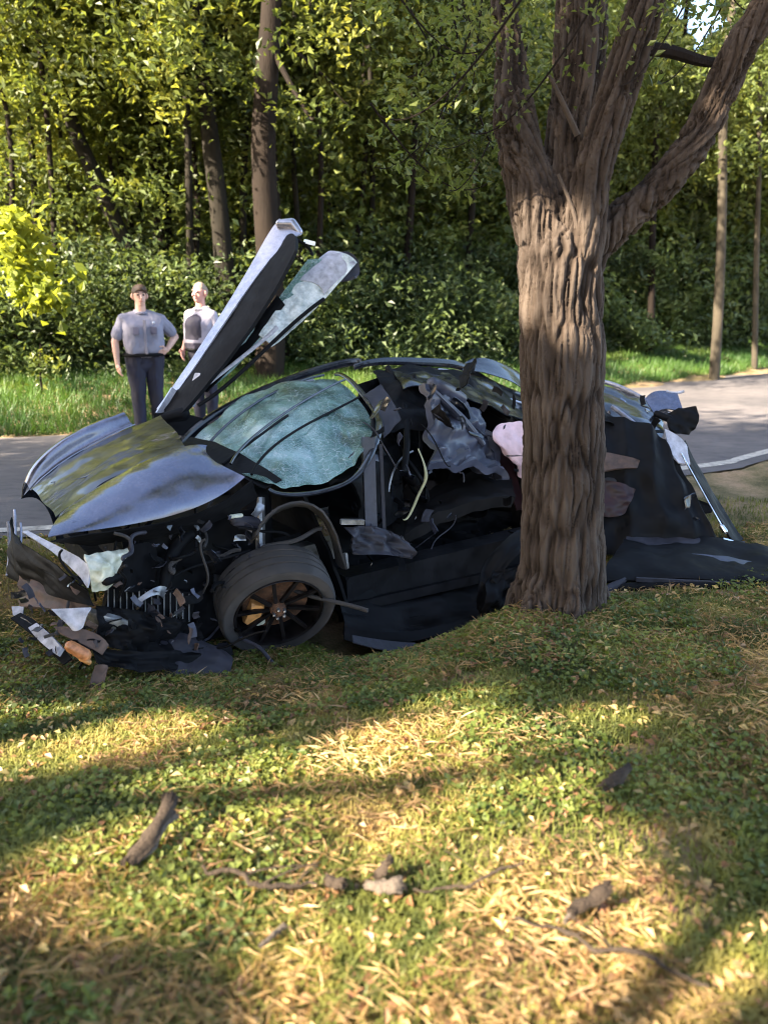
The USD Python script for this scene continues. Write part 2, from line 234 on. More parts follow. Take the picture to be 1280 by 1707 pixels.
# ------------------------------------------------------------------ ground and road
NEAR = np.array([(-60, -4), (-30, 1.2), (-12, 4.4), (-6, 4.95), (-2.7, 5.4), (0, 6.15), (3.1, 7.5), (3.95, 8.1), (7, 10.6), (11, 14.6), (17, 22), (26, 36), (40, 60)], float)
FAR = np.array([(-60, 1), (-30, 5.4), (-12, 8.5), (-6.5, 9.05), (-3.9, 9.5), (-.6, 10.9), (2.2, 12.75), (5.3, 15.1), (7.9, 17.1), (11, 20.2), (14, 25.), (22, 38.5), (36, 62.5)], float)
NEAR, FAR = spline(NEAR, 220, 2), spline(FAR, 220, 2)
ROAD = shapely.Polygon(np.vstack([NEAR, FAR[::-1]])).buffer(0)
FARSIDE = shapely.Polygon(np.vstack([FAR, [(60, 400), (-400, 400), (-400, 1)]])).buffer(0)
YARD = np.array([(0, -3, .2), (-4, -3, .12), (4, -3, .25), (0, 0, .12), (-3, 0, .06), (3, 0, .18), (0, 1.6, .10), (-2, 1.6, .04), (2, 1.6, .14), (0, 2.5, .07), (-1.2, 2.6, .01), (1.5, 2.6, .11), (1, 3.4, .06), (-1.3, 3.2, -.09),
    (.98, 4.2, -.01), (.98, 3.95, .0), (.72, 4.08, .0), (.45, 3.92, -.06), (.29, 3.8, -.09), (-.06, 3.74, -.13), (-.6, 3.9, -.29), (-.6, 4.25, -.31), (-.1, 4.3, -.43), (.2, 3.5, -.04), (.45, 4.55, -.48), (.2, 4.3, -.42), (.8, 4.85, -.44), (.65, 5.15, -.46), (0, 4.8, -.46), (.3, 5.2, -.46), (-1.6, 3.6, -.15), (1.7, 4.3, -.04), (2.2, 4.4, -.07), (1.9, 5.1, -.12), (2.4, 5.2, -.12), (3.2, 5., -.08), (.3, 5.6, -.36), (1.5, 6.2, -.14), (-1.5, 5.1, -.18), (-2.4, 4.3, -.17),
    (-5, 3, -.1), (-8, 0, 0), (6, 4, 0), (9, 3, .05), (-9, 3, -.08), (4, 7, -.04), (7, 8, -.02)])
_rbf = RBFInterpolator(YARD[:, :2], YARD[:, 2], kernel='thin_plate_spline', smoothing=.002)
def ground(x, y, rough=True):
    x, y = np.atleast_1d(np.asarray(x, float)), np.atleast_1d(np.asarray(y, float)); P = np.stack([x, y], -1)
    pts = shapely.points(x, y); d = shapely.distance(pts, ROAD); far = shapely.contains(FARSIDE, pts)
    near_r = np.hypot(x, y - 2) < 14
    z = np.zeros(len(x)); z[near_r] = np.clip(_rbf(P[near_r]), -.6, .35)
    w = np.clip((14 - np.hypot(x, y - 2)) / 4, 0, 1); t = np.clip(d / 1.1, 0, 1); t = t * t * (3 - 2 * t)
    yard = (z * w) * t - .006 * (1 - t)
    bank = .52 * (1 - np.exp(-d / 1.3)) + .05 * np.maximum(d - 1.5, 0) * np.exp(-np.maximum(d - 60, 0) / 80)
    z = np.where(far, bank, yard)
    if rough: z = z + (meshkit.fbm(np.stack([x * 1.7, y * 1.7, 0 * x], -1), 3, 3) - .5) * .07 * np.clip(d / .5, 0, 1)
    return np.where(d <= 0, -.03, z)
def lattice(lo, hi, step, far):
    a = list(np.arange(lo, hi + 1e-6, step)); s = step
    while a[-1] < far: s *= 1.22; a.append(a[-1] + s)
    s = step
    while a[0] > -far: s *= 1.22; a.insert(0, a[0] - s)
    return np.array(a)
gx, gy = lattice(-5, 6, .06, 400), lattice(.6, 10, .06, 400)
GX, GY = np.meshgrid(gx, gy, indexing='ij'); GZ = ground(GX.ravel(), GY.ravel()).reshape(GX.shape)
i, j = np.meshgrid(np.arange(len(gx) - 1), np.arange(len(gy) - 1), indexing='ij'); n = len(gy)
add('ground', (np.stack([GX, GY, GZ], -1).reshape(-1, 3), np.stack([i * n + j, (i + 1) * n + j, (i + 1) * n + j + 1, i * n + j + 1], -1).reshape(-1, 4)), 'soil', kind='structure', smooth=True)
def strip(a, b, z0, cols=6, crown=.0):
    t = np.linspace(0, 1, cols)[None, :, None]; G = a[:, None] * (1 - t) + b[:, None] * t; z = z0 + crown * (1 - (2 * t - 1) ** 2) + 0 * G[..., :1]
    G = np.concatenate([G, z], -1); m = len(a); i, j = np.meshgrid(np.arange(m - 1), np.arange(cols - 1), indexing='ij')
    return G.reshape(-1, 3), np.stack([i * cols + j, (i + 1) * cols + j, (i + 1) * cols + j + 1, i * cols + j + 1], -1).reshape(-1, 4)
add('road', strip(NEAR, FAR, 0., 9, .03), 'asphalt', kind='structure', smooth=True)
def across(t0, t1, z): return strip(NEAR * (1 - t0) + FAR * t0, NEAR * (1 - t1) + FAR * t1, z, 3)
crown_z = lambda t: .03 * (1 - (2 * t - 1) ** 2)
for (t0, t1, nm) in ((.03, .055, 'edge_line'),):
    v, f = across(t0, t1, 0.); c = np.repeat(np.array([[t0, (t0 + t1) / 2, t1]]), len(v) // 3, 0).ravel(); v[:, 2] = crown_z(c) + .005
    add(nm, (v, f), 'road_paint', kind='structure', smooth=True)

# where the sun reaches the grass: the gaps between the crowns of the trees on the left
def patch(*px): return shapely.Polygon([onz(a, b, .04)[:2] for a, b in px]).buffer(0)
LIT = shapely.unary_union([
    patch((-350, 1140), (60, 1165), (250, 1175), (470, 1235), (460, 1280), (200, 1300), (-350, 1335)),
    patch((260, 1275), (560, 1262), (640, 1225), (770, 1155), (860, 1160), (940, 1215), (1125, 1195), (1060, 1290), (1035, 1365), (1130, 1420), (1235, 1560), (1420, 1540), (1420, 1690), (1200, 1600), (1000, 1490), (860, 1465), (700, 1465), (440, 1440), (300, 1370)),
    patch((60, 1470), (250, 1400), (420, 1470), (700, 1480), (850, 1460), (1000, 1515), (1150, 1585), (1400, 1720), (1400, 1950), (520, 1950), (520, 1640), (430, 1550), (250, 1560), (90, 1550)),
    patch((240, 1300), (440, 1290), (520, 1340), (430, 1375), (270, 1370))])
LIT_WIDE = LIT.buffer(.07)
LIT_V = [(at(885, 395, 4.0), .26), (at(880, 470, 4.0), .22)]                # and the left flank of the trunk, below the fork
def lets_sun_through(P):
    t = (P[:, 2] - .04) / SUN[2]; X = P - SUN * t[:, None]; j = meshkit.fbm(P * 1.3, 2, 11) - .5
    hit = shapely.contains(LIT_WIDE, shapely.points(X[:, 0] + j * .09, X[:, 1] + j * .09))
    for c, r in LIT_V:
        d = P - c; s = d @ SUN; hit |= np.linalg.norm(d - s[:, None] * SUN, axis=1) < r
    return hit
GAPS = shapely.unary_union([patch((1020, 604), (1300, 592), (1300, 622), (1100, 634), (1020, 630)), patch((1120, 664), (1300, 650), (1300, 690), (1160, 694))])
def keeps_road_lit(P):
    X = P - SUN * (P[:, 2] / SUN[2])[:, None]
    return shapely.contains(GAPS, shapely.points(X[:, 0], X[:, 1])) & (meshkit.fbm(X * .8, 2, 4) > .40)

# ------------------------------------------------------------------ trees
GAP_DIR = unit(at(1166, 26, 14.) - EYE)
def canopy_gap(P): u = unit(P - EYE); return np.linalg.norm(u - GAP_DIR, axis=1) < .026 * (.45 + 1.1 * meshkit.noise(u * 90, 31))
def crown(c, r, n_clump, per, size, seed, clump=.5, keep=None, up=.5):
    g = np.random.default_rng(seed); d = unit(g.normal(size=(n_clump, 3))) * (g.uniform(.15, 1, n_clump) ** .45)[:, None]
    C = np.asarray(c) + d * np.asarray(r); rad = clump * g.uniform(.5, 1.3, n_clump)
    k = np.repeat(np.arange(n_clump), per); P = C[k] + g.normal(size=(len(k), 3)) * (rad[k] * .55)[:, None] * [1, 1, .6]
    P = P[P[:, 2] > .15]
    if keep is not None: P = P[~keep(P) & ~canopy_gap(P)]
    return leaves(P, size, seed + 1, up, .48), C
def trunk_mesh(P, R, seed=0, rough=.04, sides=14, n=60):
    v, f = tube(P, R, sides, n); c = np.repeat(spline(P, n), sides, 0); d = v[:n * sides] - c; L = np.linalg.norm(d, axis=1, keepdims=True)
    k = meshkit.fbm(np.concatenate([d / (L + 1e-9) * 2.6, v[:n * sides, 2:] * 1.2], 1)[:, [0, 1, 3]] + seed * 7.1, 3, seed) - .5
    v[:n * sides] = c + d * (1 + k[:, None] * rough * 8); return v, f
TREES = 'trees of the wood across the road'
def wood_tree(name, label, px0, px1, wpx, Y, h, crown_r, n_leaf, mat_b, mat_l, seed, crown_z0=None, group=None, size=.10, limbs=3):
    """trunk through two picture points at depth Y, carried down to the ground and up to height h"""
    a, b = at(*px0, Y), at(*px1, Y); d = (b - a) / (a[2] - b[2] + 1e-9); d[2] = -1                      # downwards
    z0 = b; base = b.copy()
    for _ in range(6): base = b + d * (b[2] - ground(base[0], base[1])[0] + .05)
    base = b + d * min(b[2] - ground(b[0], b[1])[0] + .05, 9.); g = np.random.default_rng(seed)
    top = a - d * (h - a[2]) * .6; top[2] = h; bend = g.normal(0, .06, 3) * [1, 1, 0]
    r0 = wpx / FOCAL_PX * Y / 2 * .74
    mid = (a + b) / 2; P = np.array([base, b, mid + bend, a, (a + top) / 2 - bend * 2, top]); R = r0 * np.array([1.35, 1.08, 1., .92, .6, .2])
    t = thing(name, label, 'tree', group, base); add('trunk', group_at(t, trunk_mesh(P, R, seed, .03)), mat_b, t)
    cz = crown_z0 or h * .46; cc = np.array([top[0] * .7 + a[0] * .3, top[1], (cz + h) / 2 + .2])
    (lv, C) = crown(cc, (crown_r, crown_r, (h - cz) * .62), max(n_leaf // 36, 4), 60, size, seed + 40, .55, keep=keeps_road_lit)
    for q in range(limbs):
        s = a + (top - a) * g.uniform(.0, .6); e = C[g.integers(len(C))]
        add('limb', group_at(t, tube([s, (s + e) / 2 + g.normal(0, .15, 3), e], r0 * np.array([.26, .16, .05]), 7)), mat_b, t)
    add('crown', group_at(t, lv), mat_l, t, smooth=False); return t
TR = [  # name, label, upper px, lower px, width px, depth, height, crown radius, leaves, bark, leaf
 ('leaning_tree', 'grey leaning tree trunk farthest left, slanting down to the right', (70, 60), (215, 420), 30, 13., 8.2, 2.2, 7000, 'bark_grey', 'leaf_gold'),
 ('leaning_tree', 'thin dark sapling slanting between the leaning grey trunk and the upright ones', (150, 40), (205, 300), 13, 14.2, 7.5, 1.6, 4500, 'bark_brown', 'leaf_gold'),
 ('wood_tree', 'thick grey trunk with slight lean above the second person', (338, 120), (372, 420), 38, 12.6, 9., 2.6, 8000, 'bark_grey', 'leaf_wood'),
 ('wood_tree', 'stout dark brown trunk behind the tip of the raised car door', (447, 90), (448, 420), 50, 12.2, 8.6, 2.4, 7000, 'bark_brown', 'leaf_gold'),
 ('wood_tree', 'dark upright trunk above the heads between the two persons', (258, 120), (268, 380), 27, 14., 8.2, 2., 6000, 'bark_brown', 'leaf_gold'),
 ('wood_tree', 'slim brown trunk directly over the head of the second person', (305, 150), (325, 470), 13, 13.2, 7.4, 1.5, 4000, 'bark_brown', 'leaf_gold'),
 ('wood_tree', 'slim grey trunk close beside the stout dark brown one', (412, 120), (404, 420), 15, 13.6, 7.8, 1.6, 4000, 'bark_grey', 'leaf_wood'),
 ('wood_tree', 'thin dark trunk right of the raised door tip', (528, 160), (532, 430), 12, 13.4, 7.4, 1.5, 4500, 'bark_brown', 'leaf_gold'),
 ('wood_tree', 'slim dark trunk midway between raised door and big tree', (690, 100), (676, 460), 15, 14.6, 8., 2., 6500, 'bark_brown', 'leaf_wood'),
 ('wood_tree', 'slender pale grey trunk behind the right hand limb of the big tree', (1218, 40), (1203, 360), 17, 15.5, 8.6, 1.6, 3500, 'bark_pale', 'leaf_wood'),
 ('wood_tree', 'thin pale stem at the right edge of the wood', (1266, 170), (1262, 380), 10, 17., 8.4, 1.4, 3000, 'bark_pale', 'leaf_gold'),
 ('wood_tree', 'dark slim trunk in the gap between big tree and right hand limb', (1100, 150), (1086, 480), 13, 17., 8.2, 1.8, 4500, 'bark_brown', 'leaf_wood'),
 ('wood_tree', 'faint dark trunk just left of the big tree fork', (790, 160), (778, 480), 14, 15.5, 8.4, 2.1, 6500, 'bark_grey', 'leaf_dark'),
 ('wood_tree', 'dark trunk rising at the far left edge of the picture', (10, 60), (16, 420), 20, 14.4, 8., 2.2, 6000, 'bark_brown', 'leaf_gold'),
 ('wood_tree', 'thin brown trunk left of the midway dark trunk', (606, 130), (590, 430), 11, 15., 8., 2., 5500, 'bark_brown', 'leaf_gold')]
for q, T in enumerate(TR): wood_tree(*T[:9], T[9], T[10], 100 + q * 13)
g = np.random.default_rng(55)
for q in range(16):
    px = [-120, 60, 180, 300, 390, 500, 560, 650, 740, 830, 1000, 1050, 1150, 1240, 1330, 1420][q] + g.uniform(-25, 25); Y = g.uniform(17.5, 24); lean = g.normal(0, 14)
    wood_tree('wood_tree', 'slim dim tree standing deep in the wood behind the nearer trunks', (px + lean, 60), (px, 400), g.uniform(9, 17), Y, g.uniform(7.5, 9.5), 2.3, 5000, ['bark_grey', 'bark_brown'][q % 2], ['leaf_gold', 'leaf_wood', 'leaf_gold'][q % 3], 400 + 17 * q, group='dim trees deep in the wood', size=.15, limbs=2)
g = np.random.default_rng(66)
for q in range(18):
    px = -40 + q * 46 + g.uniform(-18, 18) if q < 15 else (1060, 1140, 1290)[q - 15]; a_ = (px - 640) / 1291.; Y = np.interp(a_, FAR[:, 0] / FAR[:, 1], FAR[:, 1]) + g.uniform(2.6, 5.); ln = (70 if px < 260 else 14) * g.uniform(.2, 1.)
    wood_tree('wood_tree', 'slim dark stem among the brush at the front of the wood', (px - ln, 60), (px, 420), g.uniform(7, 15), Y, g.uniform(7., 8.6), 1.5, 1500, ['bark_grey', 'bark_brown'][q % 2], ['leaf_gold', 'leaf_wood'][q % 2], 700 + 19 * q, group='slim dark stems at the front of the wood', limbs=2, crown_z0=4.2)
# undergrowth: a belt of brush nobody could count, and the far wood behind it
FX, FY = FAR[:, 0] / FAR[:, 1], FAR[:, 1]
def verge_y(px): a = (px - 640) / 1291.; k = FAR[:, 1] > 0; return np.interp(a, FX[k], FY[k])
def belt(n_clump, per, px_range, d_range, z_range, size, seed, clump, pw=1.2):
    g = np.random.default_rng(seed); px = g.uniform(*px_range, n_clump); Y = verge_y(px) + g.uniform(*d_range, n_clump); X = np.stack([(px - 640) / 1291. * Y, Y], 1)
    zt = g.uniform(0, 1, n_clump) ** pw; C = np.stack([X[:, 0], X[:, 1], ground(X[:, 0], X[:, 1], False) + z_range[0] + zt * (z_range[1] - z_range[0])], 1)
    f = Y / 12.; C[:, 2] += (f - 1).clip(0) * zt * (z_range[1] - z_range[0]) * .6; r = clump * f * g.uniform(.5, 1.4, n_clump); kk = np.repeat(np.arange(n_clump), per); P = C[kk] + g.normal(size=(len(kk), 3)) * (r[kk] * .5)[:, None] * [1, 1, .65]
    ok = (P[:, 2] > ground(P[:, 0], P[:, 1], False)) & ~keeps_road_lit(P) & ~canopy_gap(P); return leaves(P[ok], (size * f[kk])[ok], seed + 1, .5, .46)
add('undergrowth', belt(1200, 100, (-350, 1650), (1.7, 4.6), (.1, 1.6), .085, 900, .5), 'leaf_dark', None, 'dense dark green brush along the edge of the wood behind the road', 'undergrowth', kind='stuff', smooth=False)
add('tall_brush', belt(650, 80, (-350, 1650), (2.4, 7.0), (1.0, 3.0), .10, 910, .5, 1.), 'leaf_wood', None, 'tall leafy brush filling the space between the tree trunks', 'brush', kind='stuff', smooth=False)
add('tall_brush', belt(430, 80, (-350, 1650), (4.5, 9.0), (2.4, 6.0), .11, 915, .5, 1.), 'leaf_gold', None, 'sunlit yellow green leaf sprays hanging high between the tree trunks', 'brush', kind='stuff', smooth=False)
add('far_wood', belt(1900, 60, (-450, 1750), (7, 16), (.2, 9.0), .12, 920, .6, 1.), 'leaf_gold', None, 'far off mass of yellow green foliage behind all the trunks', 'woodland', kind='stuff', smooth=False)
add('far_wood', belt(1800, 50, (-450, 1750), (14, 30), (.2, 10.), .16, 930, .7, 1.), 'leaf_dark', None, 'deep dark background of foliage farthest in the wood', 'woodland', kind='stuff', smooth=False)
# the bright sapling at the left edge
b0 = at(-60, 640, 10.4); b0[2] = ground(b0[0], b0[1])[0]
t = thing('sapling', 'bright yellow-green sunlit sapling at the left edge of the picture', 'sapling', None, b0)
SP = [at(x, y, Y) for x, y, Y in ((18, 375, 10.3), (35, 400, 10.4), (28, 432, 10.3), (48, 455, 10.5), (52, 488, 10.4), (85, 495, 10.3), (20, 410, 10.5), (60, 480, 10.4), (15, 395, 10.4))]
add('stem', group_at(t, tube([b0, b0 + [.05, 0, .8], at(-30, 430, 10.4), at(25, 380, 10.4)], [.03, .025, .015, .006], 7)), 'bark_brown', t)
gg = np.random.default_rng(3); P = np.vstack([c + gg.normal(size=(85, 3)) * [.12, .11, .10] for c in SP] + [c + gg.normal(size=(26, 3)) * [.26, .2, .22] for c in SP])
add('crown', group_at(t, leaves(P, .13, 4, .4)), 'leaf_bright', t, smooth=False)
for q, (px, py, Y, c, w) in enumerate(((75, 610, 10.6, 'leaf_bright', .3),)):
    b = at(px, 690, Y); b[2] = ground(b[0], b[1])[0]; t = thing('shrub', 'small pale yellow-green shrub on the grass bank left of the persons', 'shrub', None, b)
    add('stem', group_at(t, tube([b, b + [0, 0, .3], b + [.05, 0, .7]], [.015, .012, .005], 6)), 'bark_brown', t)
    c3 = at(px, py, Y); add('foliage', group_at(t, leaves(c3 + gg.normal(size=(110, 3)) * [.10, .1, .13], .07, 9)), 'weed', t, smooth=False)

# the big tree in front of the wreck
TB = np.array([.985, 4.2, 0.])
def L(*p): return [at(a, b, Y) for a, b, Y in p]
trunk = L((935, 1012, 4.2), (936, 985, 4.2), (937, 930, 4.2), (938, 850, 4.2), (938, 740, 4.2), (937, 620, 4.2), (936, 520, 4.2), (932, 430, 4.2))
rt = [.245, .235, .225, .217, .210, .207, .207, .208]
limbs = [ (L((925, 440, 4.2), (905, 370, 4.2), (878, 290, 4.22), (858, 200, 4.25), (852, 110, 4.32), (838, 0, 4.4), (825, -120, 4.5), (780, -420, 4.7)), [.16, .14, .115, .095, .07, .055, .045, .02]),
          (L((938, 460, 4.22), (942, 360, 4.26), (948, 270, 4.3), (960, 170, 4.34), (968, 60, 4.38), (972, -60, 4.42), (975, -300, 4.5), (990, -600, 4.7)), [.17, .145, .13, .122, .118, .112, .10, .05]),
          (L((950, 470, 4.16), (972, 380, 4.1), (985, 300, 4.06), (1010, 215, 4.02), (1045, 110, 3.98), (1078, 0, 3.94), (1110, -120, 3.9), (1200, -420, 3.8)), [.14, .105, .088, .083, .08, .077, .07, .04]),
          (L((960, 470, 4.2), (1000, 400, 4.2), (1055, 350, 4.18), (1110, 300, 4.14), (1165, 225, 4.1), (1215, 120, 4.05), (1265, 30, 4.0), (1330, -60, 3.95), (1500, -300, 3.8)), [.11, .09, .084, .08, .078, .077, .075, .07, .04]) ]
parts = [chain(spline(trunk, 22), np.interp(np.linspace(0, 1, 22), np.linspace(0, 1, len(rt)), rt), 28)]
axes = [(spline(trunk, 22))]
for P, R in limbs:
    S = spline(P, 26); parts.append(chain(S, np.interp(np.linspace(0, 1, 26), np.linspace(0, 1, len(R)), R), 22)); axes.append(S)
for k in range(6):                                                    # root flare
    a = k * 2 * math.pi / 7 + .3; d = np.array([math.cos(a), math.sin(a), 0]); e = TB + d * .30
    e[2] = ground(e[0], e[1])[0] - .05; parts.append(chain([TB + d * .13 + [0, 0, .26], TB + d * .22 + [0, 0, .06], e], [.08, .065, .035], 14))
body = m3.Manifold.batch_boolean(parts, m3.OpType.Add)
tm = smooth_body(body, .03, 18)
tm = smooth_body(m3.Manifold(m3.Mesh(np.asarray(tm.vertices, np.float32), np.asarray(tm.faces, np.uint32))), .0095, 3)
V = np.asarray(tm.vertices); Q = np.vstack([np.hstack([S, np.full((len(S), 1), k)]) for k, S in enumerate([spline(A, 260) for A in axes])])
cum = np.concatenate([np.concatenate([[0], np.cumsum(np.linalg.norm(np.diff(spline(A, 260), axis=0), axis=1))]) for A in axes])
from scipy.spatial import cKDTree
dd, ii = cKDTree(Q[:, :3]).query(V, k=4); w = 1 / (dd + 1e-3); w /= w.sum(1, keepdims=True)
perp = V - (Q[ii][..., :3] * w[..., None]).sum(1)
# fissured bark: long plates running with the trunk and each limb, narrow furrows between them
AX = np.vstack([unit(np.gradient(spline(A, 260), axis=0)) for A in axes]); a = unit((AX[ii] * w[..., None]).sum(1)); sc = (cum[ii] * w).sum(1) if False else V @ np.array([0, 0, 1.]) + .3 * np.hypot(V[:, 0], V[:, 1])
q3 = perp * 34 + a * (sc * 2.6)[:, None] + (meshkit.fbm(V * 5, 2, 9)[:, None] - .5) * 1.1
r1 = np.abs(2 * meshkit.noise(q3, 21) - 1); r2 = np.abs(2 * meshkit.noise(q3 * 1.9 + 5, 22) - 1)
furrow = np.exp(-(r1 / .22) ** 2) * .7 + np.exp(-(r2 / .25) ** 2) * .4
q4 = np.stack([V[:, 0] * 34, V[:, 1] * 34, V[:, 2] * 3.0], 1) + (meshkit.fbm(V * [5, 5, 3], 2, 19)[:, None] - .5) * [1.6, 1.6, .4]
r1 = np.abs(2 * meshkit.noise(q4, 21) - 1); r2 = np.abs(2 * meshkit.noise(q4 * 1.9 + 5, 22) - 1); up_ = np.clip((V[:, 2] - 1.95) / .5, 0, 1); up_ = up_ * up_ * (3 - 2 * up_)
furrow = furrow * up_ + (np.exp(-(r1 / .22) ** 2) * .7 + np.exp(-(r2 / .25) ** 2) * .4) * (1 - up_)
fine = np.clip((3.8 - V[:, 2]) / .5, 0, 1)
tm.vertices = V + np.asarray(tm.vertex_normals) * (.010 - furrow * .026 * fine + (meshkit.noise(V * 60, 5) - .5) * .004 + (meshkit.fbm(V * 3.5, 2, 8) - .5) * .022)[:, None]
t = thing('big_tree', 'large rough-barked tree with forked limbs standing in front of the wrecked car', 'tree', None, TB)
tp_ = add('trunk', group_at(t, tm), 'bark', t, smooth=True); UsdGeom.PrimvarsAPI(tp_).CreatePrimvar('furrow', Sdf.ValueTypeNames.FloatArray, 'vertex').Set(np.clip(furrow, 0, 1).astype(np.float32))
add('dead_branch', group_at(t, tube(L((1040, 95, 4.0), (1100, 82, 4.05), (1150, 95, 4.1), (1200, 103, 4.15)), [.022, .03, .028, .02], 8)), 'bark_brown', t, 'short dark branch between the two right hand limbs')
add('twig', group_at(t, tube(L((962, 225, 4.12), (935, 165, 4.1), (915, 125, 4.08)), [.016, .012, .008], 7)), 'bark', t)
add('twig', group_at(t, tube(L((930, 290, 4.05), (955, 350, 4.02), (960, 380, 4.02)), [.008, .010, .012], 7)), 'bark', t)
lv, _ = crown((1.7, 4.0, 7.2), (2.6, 2.4, 2.2), 110, 60, .14, 777, .55, keep=lets_sun_through); lv = (lv[0] - TB, lv[1])
add('crown', lv, 'leaf_wood', t, smooth=False)
gs = np.random.default_rng(909); SPR = []                            # leaf sprays hanging from its outer twigs
for q in range(84):
    px, py = (gs.uniform(640, 900), gs.uniform(-40, 300)) if q < 34 else (gs.uniform(1070, 1290), gs.uniform(-60, 90)) if q < 50 else (gs.uniform(690, 920), gs.uniform(-60, 190)) if q < 74 else (gs.uniform(980, 1120), gs.uniform(-60, 60)); Y = gs.uniform(4.9, 6.2) if q < 50 else gs.uniform(3.75, 4.6); e = at(px, py, Y); k = gs.integers(24, 60)
    d = unit(gs.normal(size=3) * [1, .6, .2] - [0, 0, .35]); u = gs.uniform(-1, 1, (k, 1)); SPR.append(e + d * u * .28 + gs.normal(size=(k, 3)) * .05)
    if q % 3 == 0: add('twig', group_at(t, tube([e + d * .3, e, e - d * .4 + [0, -.1, .35]], [.003, .004, .007], 5)), 'bark_brown', t)
SPR = np.vstack(SPR); add('leaf_spray', group_at(t, leaves(SPR, np.where(SPR[:, 1] < 4.75, .030, .048), 910, .3, .5)), 'leaf_wood', t, 'loose leaf sprays hanging beside the forked limbs', smooth=False)
# neighbours left of the picture whose crowns shade the grass and the wreck
for q, (x, y, h, r, z0) in enumerate(((-7.6, .8, 9, 2.8, 2.2), (-6., -3., 8.5, 2.6, 2.5), (-10, -2.5, 10, 3.0, 2.4), (-3.9, -3.6, 7.5, 2.2, 2.8), (-9., -7.2, 10.5, 3.2, 2.8), (-13.5, -5.2, 11, 3.4, 2.8), (-12.8, .9, 11.5, 3.5, 2.2), (-9.6, 1.9, 10, 2.7, 2.2), (-4.6, -7.6, 9.5, 2.8, 3.), (-5.6, 1.5, 11., 2.5, 5.2))):
    b = np.array([x, y, ground(x, y)[0]]); t = thing('yard_tree', 'spreading tree left outside the picture, shading the grass', 'tree', 'trees shading the grass from the left', b)
    add('trunk', group_at(t, trunk_mesh([b - [0, 0, .1], b + [.1, 0, 1.5], b + [0, .15, h * .5], b + [.1, 0, h * .95]], [.24, .19, .14, .03], q)), 'bark_grey', t)
    (v, f), C = crown((x, y, (z0 + h) / 2), (r, r, (h - z0) / 2), 260, 60, .16, 1200 + 31 * q, .6, keep=lambda P: lets_sun_through(P) | keeps_road_lit(P))
    for k in range(4): add('limb', group_at(t, tube([b + [0, .1, h * (.3 + .1 * k)], (b + [0, 0, h * .5] + C[k * 7]) / 2, C[k * 7]], [.08, .05, .02], 7)), 'bark_grey', t)
    add('crown', (v - b, f), 'leaf_wood', t, smooth=False)

# ------------------------------------------------------------------ grass, weeds, fallen leaves
g = np.random.default_rng(21)
def scatter(n, x0, x1, y0, y1, seed, pw=1.): 
    g = np.random.default_rng(seed); y = y0 + (y1 - y0) * g.uniform(0, 1, n) ** pw; half = .52 * (y + .45) + .35
    x = np.where(np.isinf(x0), 0, 0) + g.uniform(-1, 1, n) * half + (x0 + x1) / 2
    pts = shapely.points(x, y); ok = ~shapely.contains(ROAD.buffer(.02), pts) & ~shapely.contains(UNDER_CAR, pts); x, y = x[ok], y[ok]; return np.stack([x, y, ground(x, y)], 1)
UNDER_CAR = shapely.Polygon([(-.25, 4.22), (.05, 4.36), (.75, 4.8), (1.2, 5.2), (.6, 6.2), (-1.2, 5.1)])
def clumpy(P, s, th, seed): return P[meshkit.fbm(P * [s, s, 0] + seed, 3, seed) > th]
P = scatter(300000, 0, 0, .9, 6.6, 31, 1.25); bare = meshkit.fbm(P * [1.7, 1.7, 0] + 17, 4, 16); P = P[(bare < .56) | (np.random.default_rng(8).uniform(size=len(P)) < .30)]; hh = .022 + .045 * meshkit.fbm(P * [2, 2, 0] + 5, 3, 6)
add('lawn_grass', blades(P, hh, .005, 32, .7), 'grass_yard', None, 'short green and straw coloured grass covering the verge in the foreground', 'grass', kind='stuff', smooth=False)
P = clumpy(scatter(90000, 0, 0, .9, 5.5, 41, 1.2), 2.2, .47, 2); P[:, 2] += np.random.default_rng(1).uniform(.012, .055, len(P))
add('weeds', leaves(P, .020, 42, 1.1, .8, .1), 'weed', None, 'low broad leaved weeds and clover growing through the grass', 'weeds', kind='stuff', smooth=False)
P = clumpy(scatter(62000, 0, 0, .9, 6., 71, 1.2), 2.3, .44, 7); P[:, 2] += np.random.default_rng(2).uniform(.005, .05, len(P))
add('dry_straw', leaves(P, .06, 72, 1.3, .05, .02), 'straw', None, 'dry straw and thatch lying flat in the grass', 'straw', kind='stuff', smooth=False)
P = scatter(9000, 0, 0, .9, 6., 51, 1.1); P[:, 2] += .035
add('fallen_leaves', leaves(P, .027, 52, 1.2, .55, .15), 'fallen', None, 'dry yellow and tan leaves fallen on the grass', 'leaves', kind='stuff', smooth=False)
gk = np.random.default_rng(61); k = gk.uniform(.25, .8, 90000); i = np.clip((k * (len(FAR) - 1)).astype(int), 0, len(FAR) - 2); T = unit(FAR[i + 1] - FAR[i]); X = FAR[i] + (FAR[i + 1] - FAR[i]) * gk.uniform(0, 1, (len(k), 1)) + np.stack([-T[:, 1], T[:, 0]], 1) * (gk.uniform(0, 1, len(k)) ** 1.3 * 3.4 + .02)[:, None]
P = np.column_stack([X, ground(X[:, 0], X[:, 1])])
add('bank_grass', blades(P, .17, .012, 62, .6, 1), 'grass_verge', None, 'green grass on the bank across the road', 'grass', kind='stuff', smooth=False)

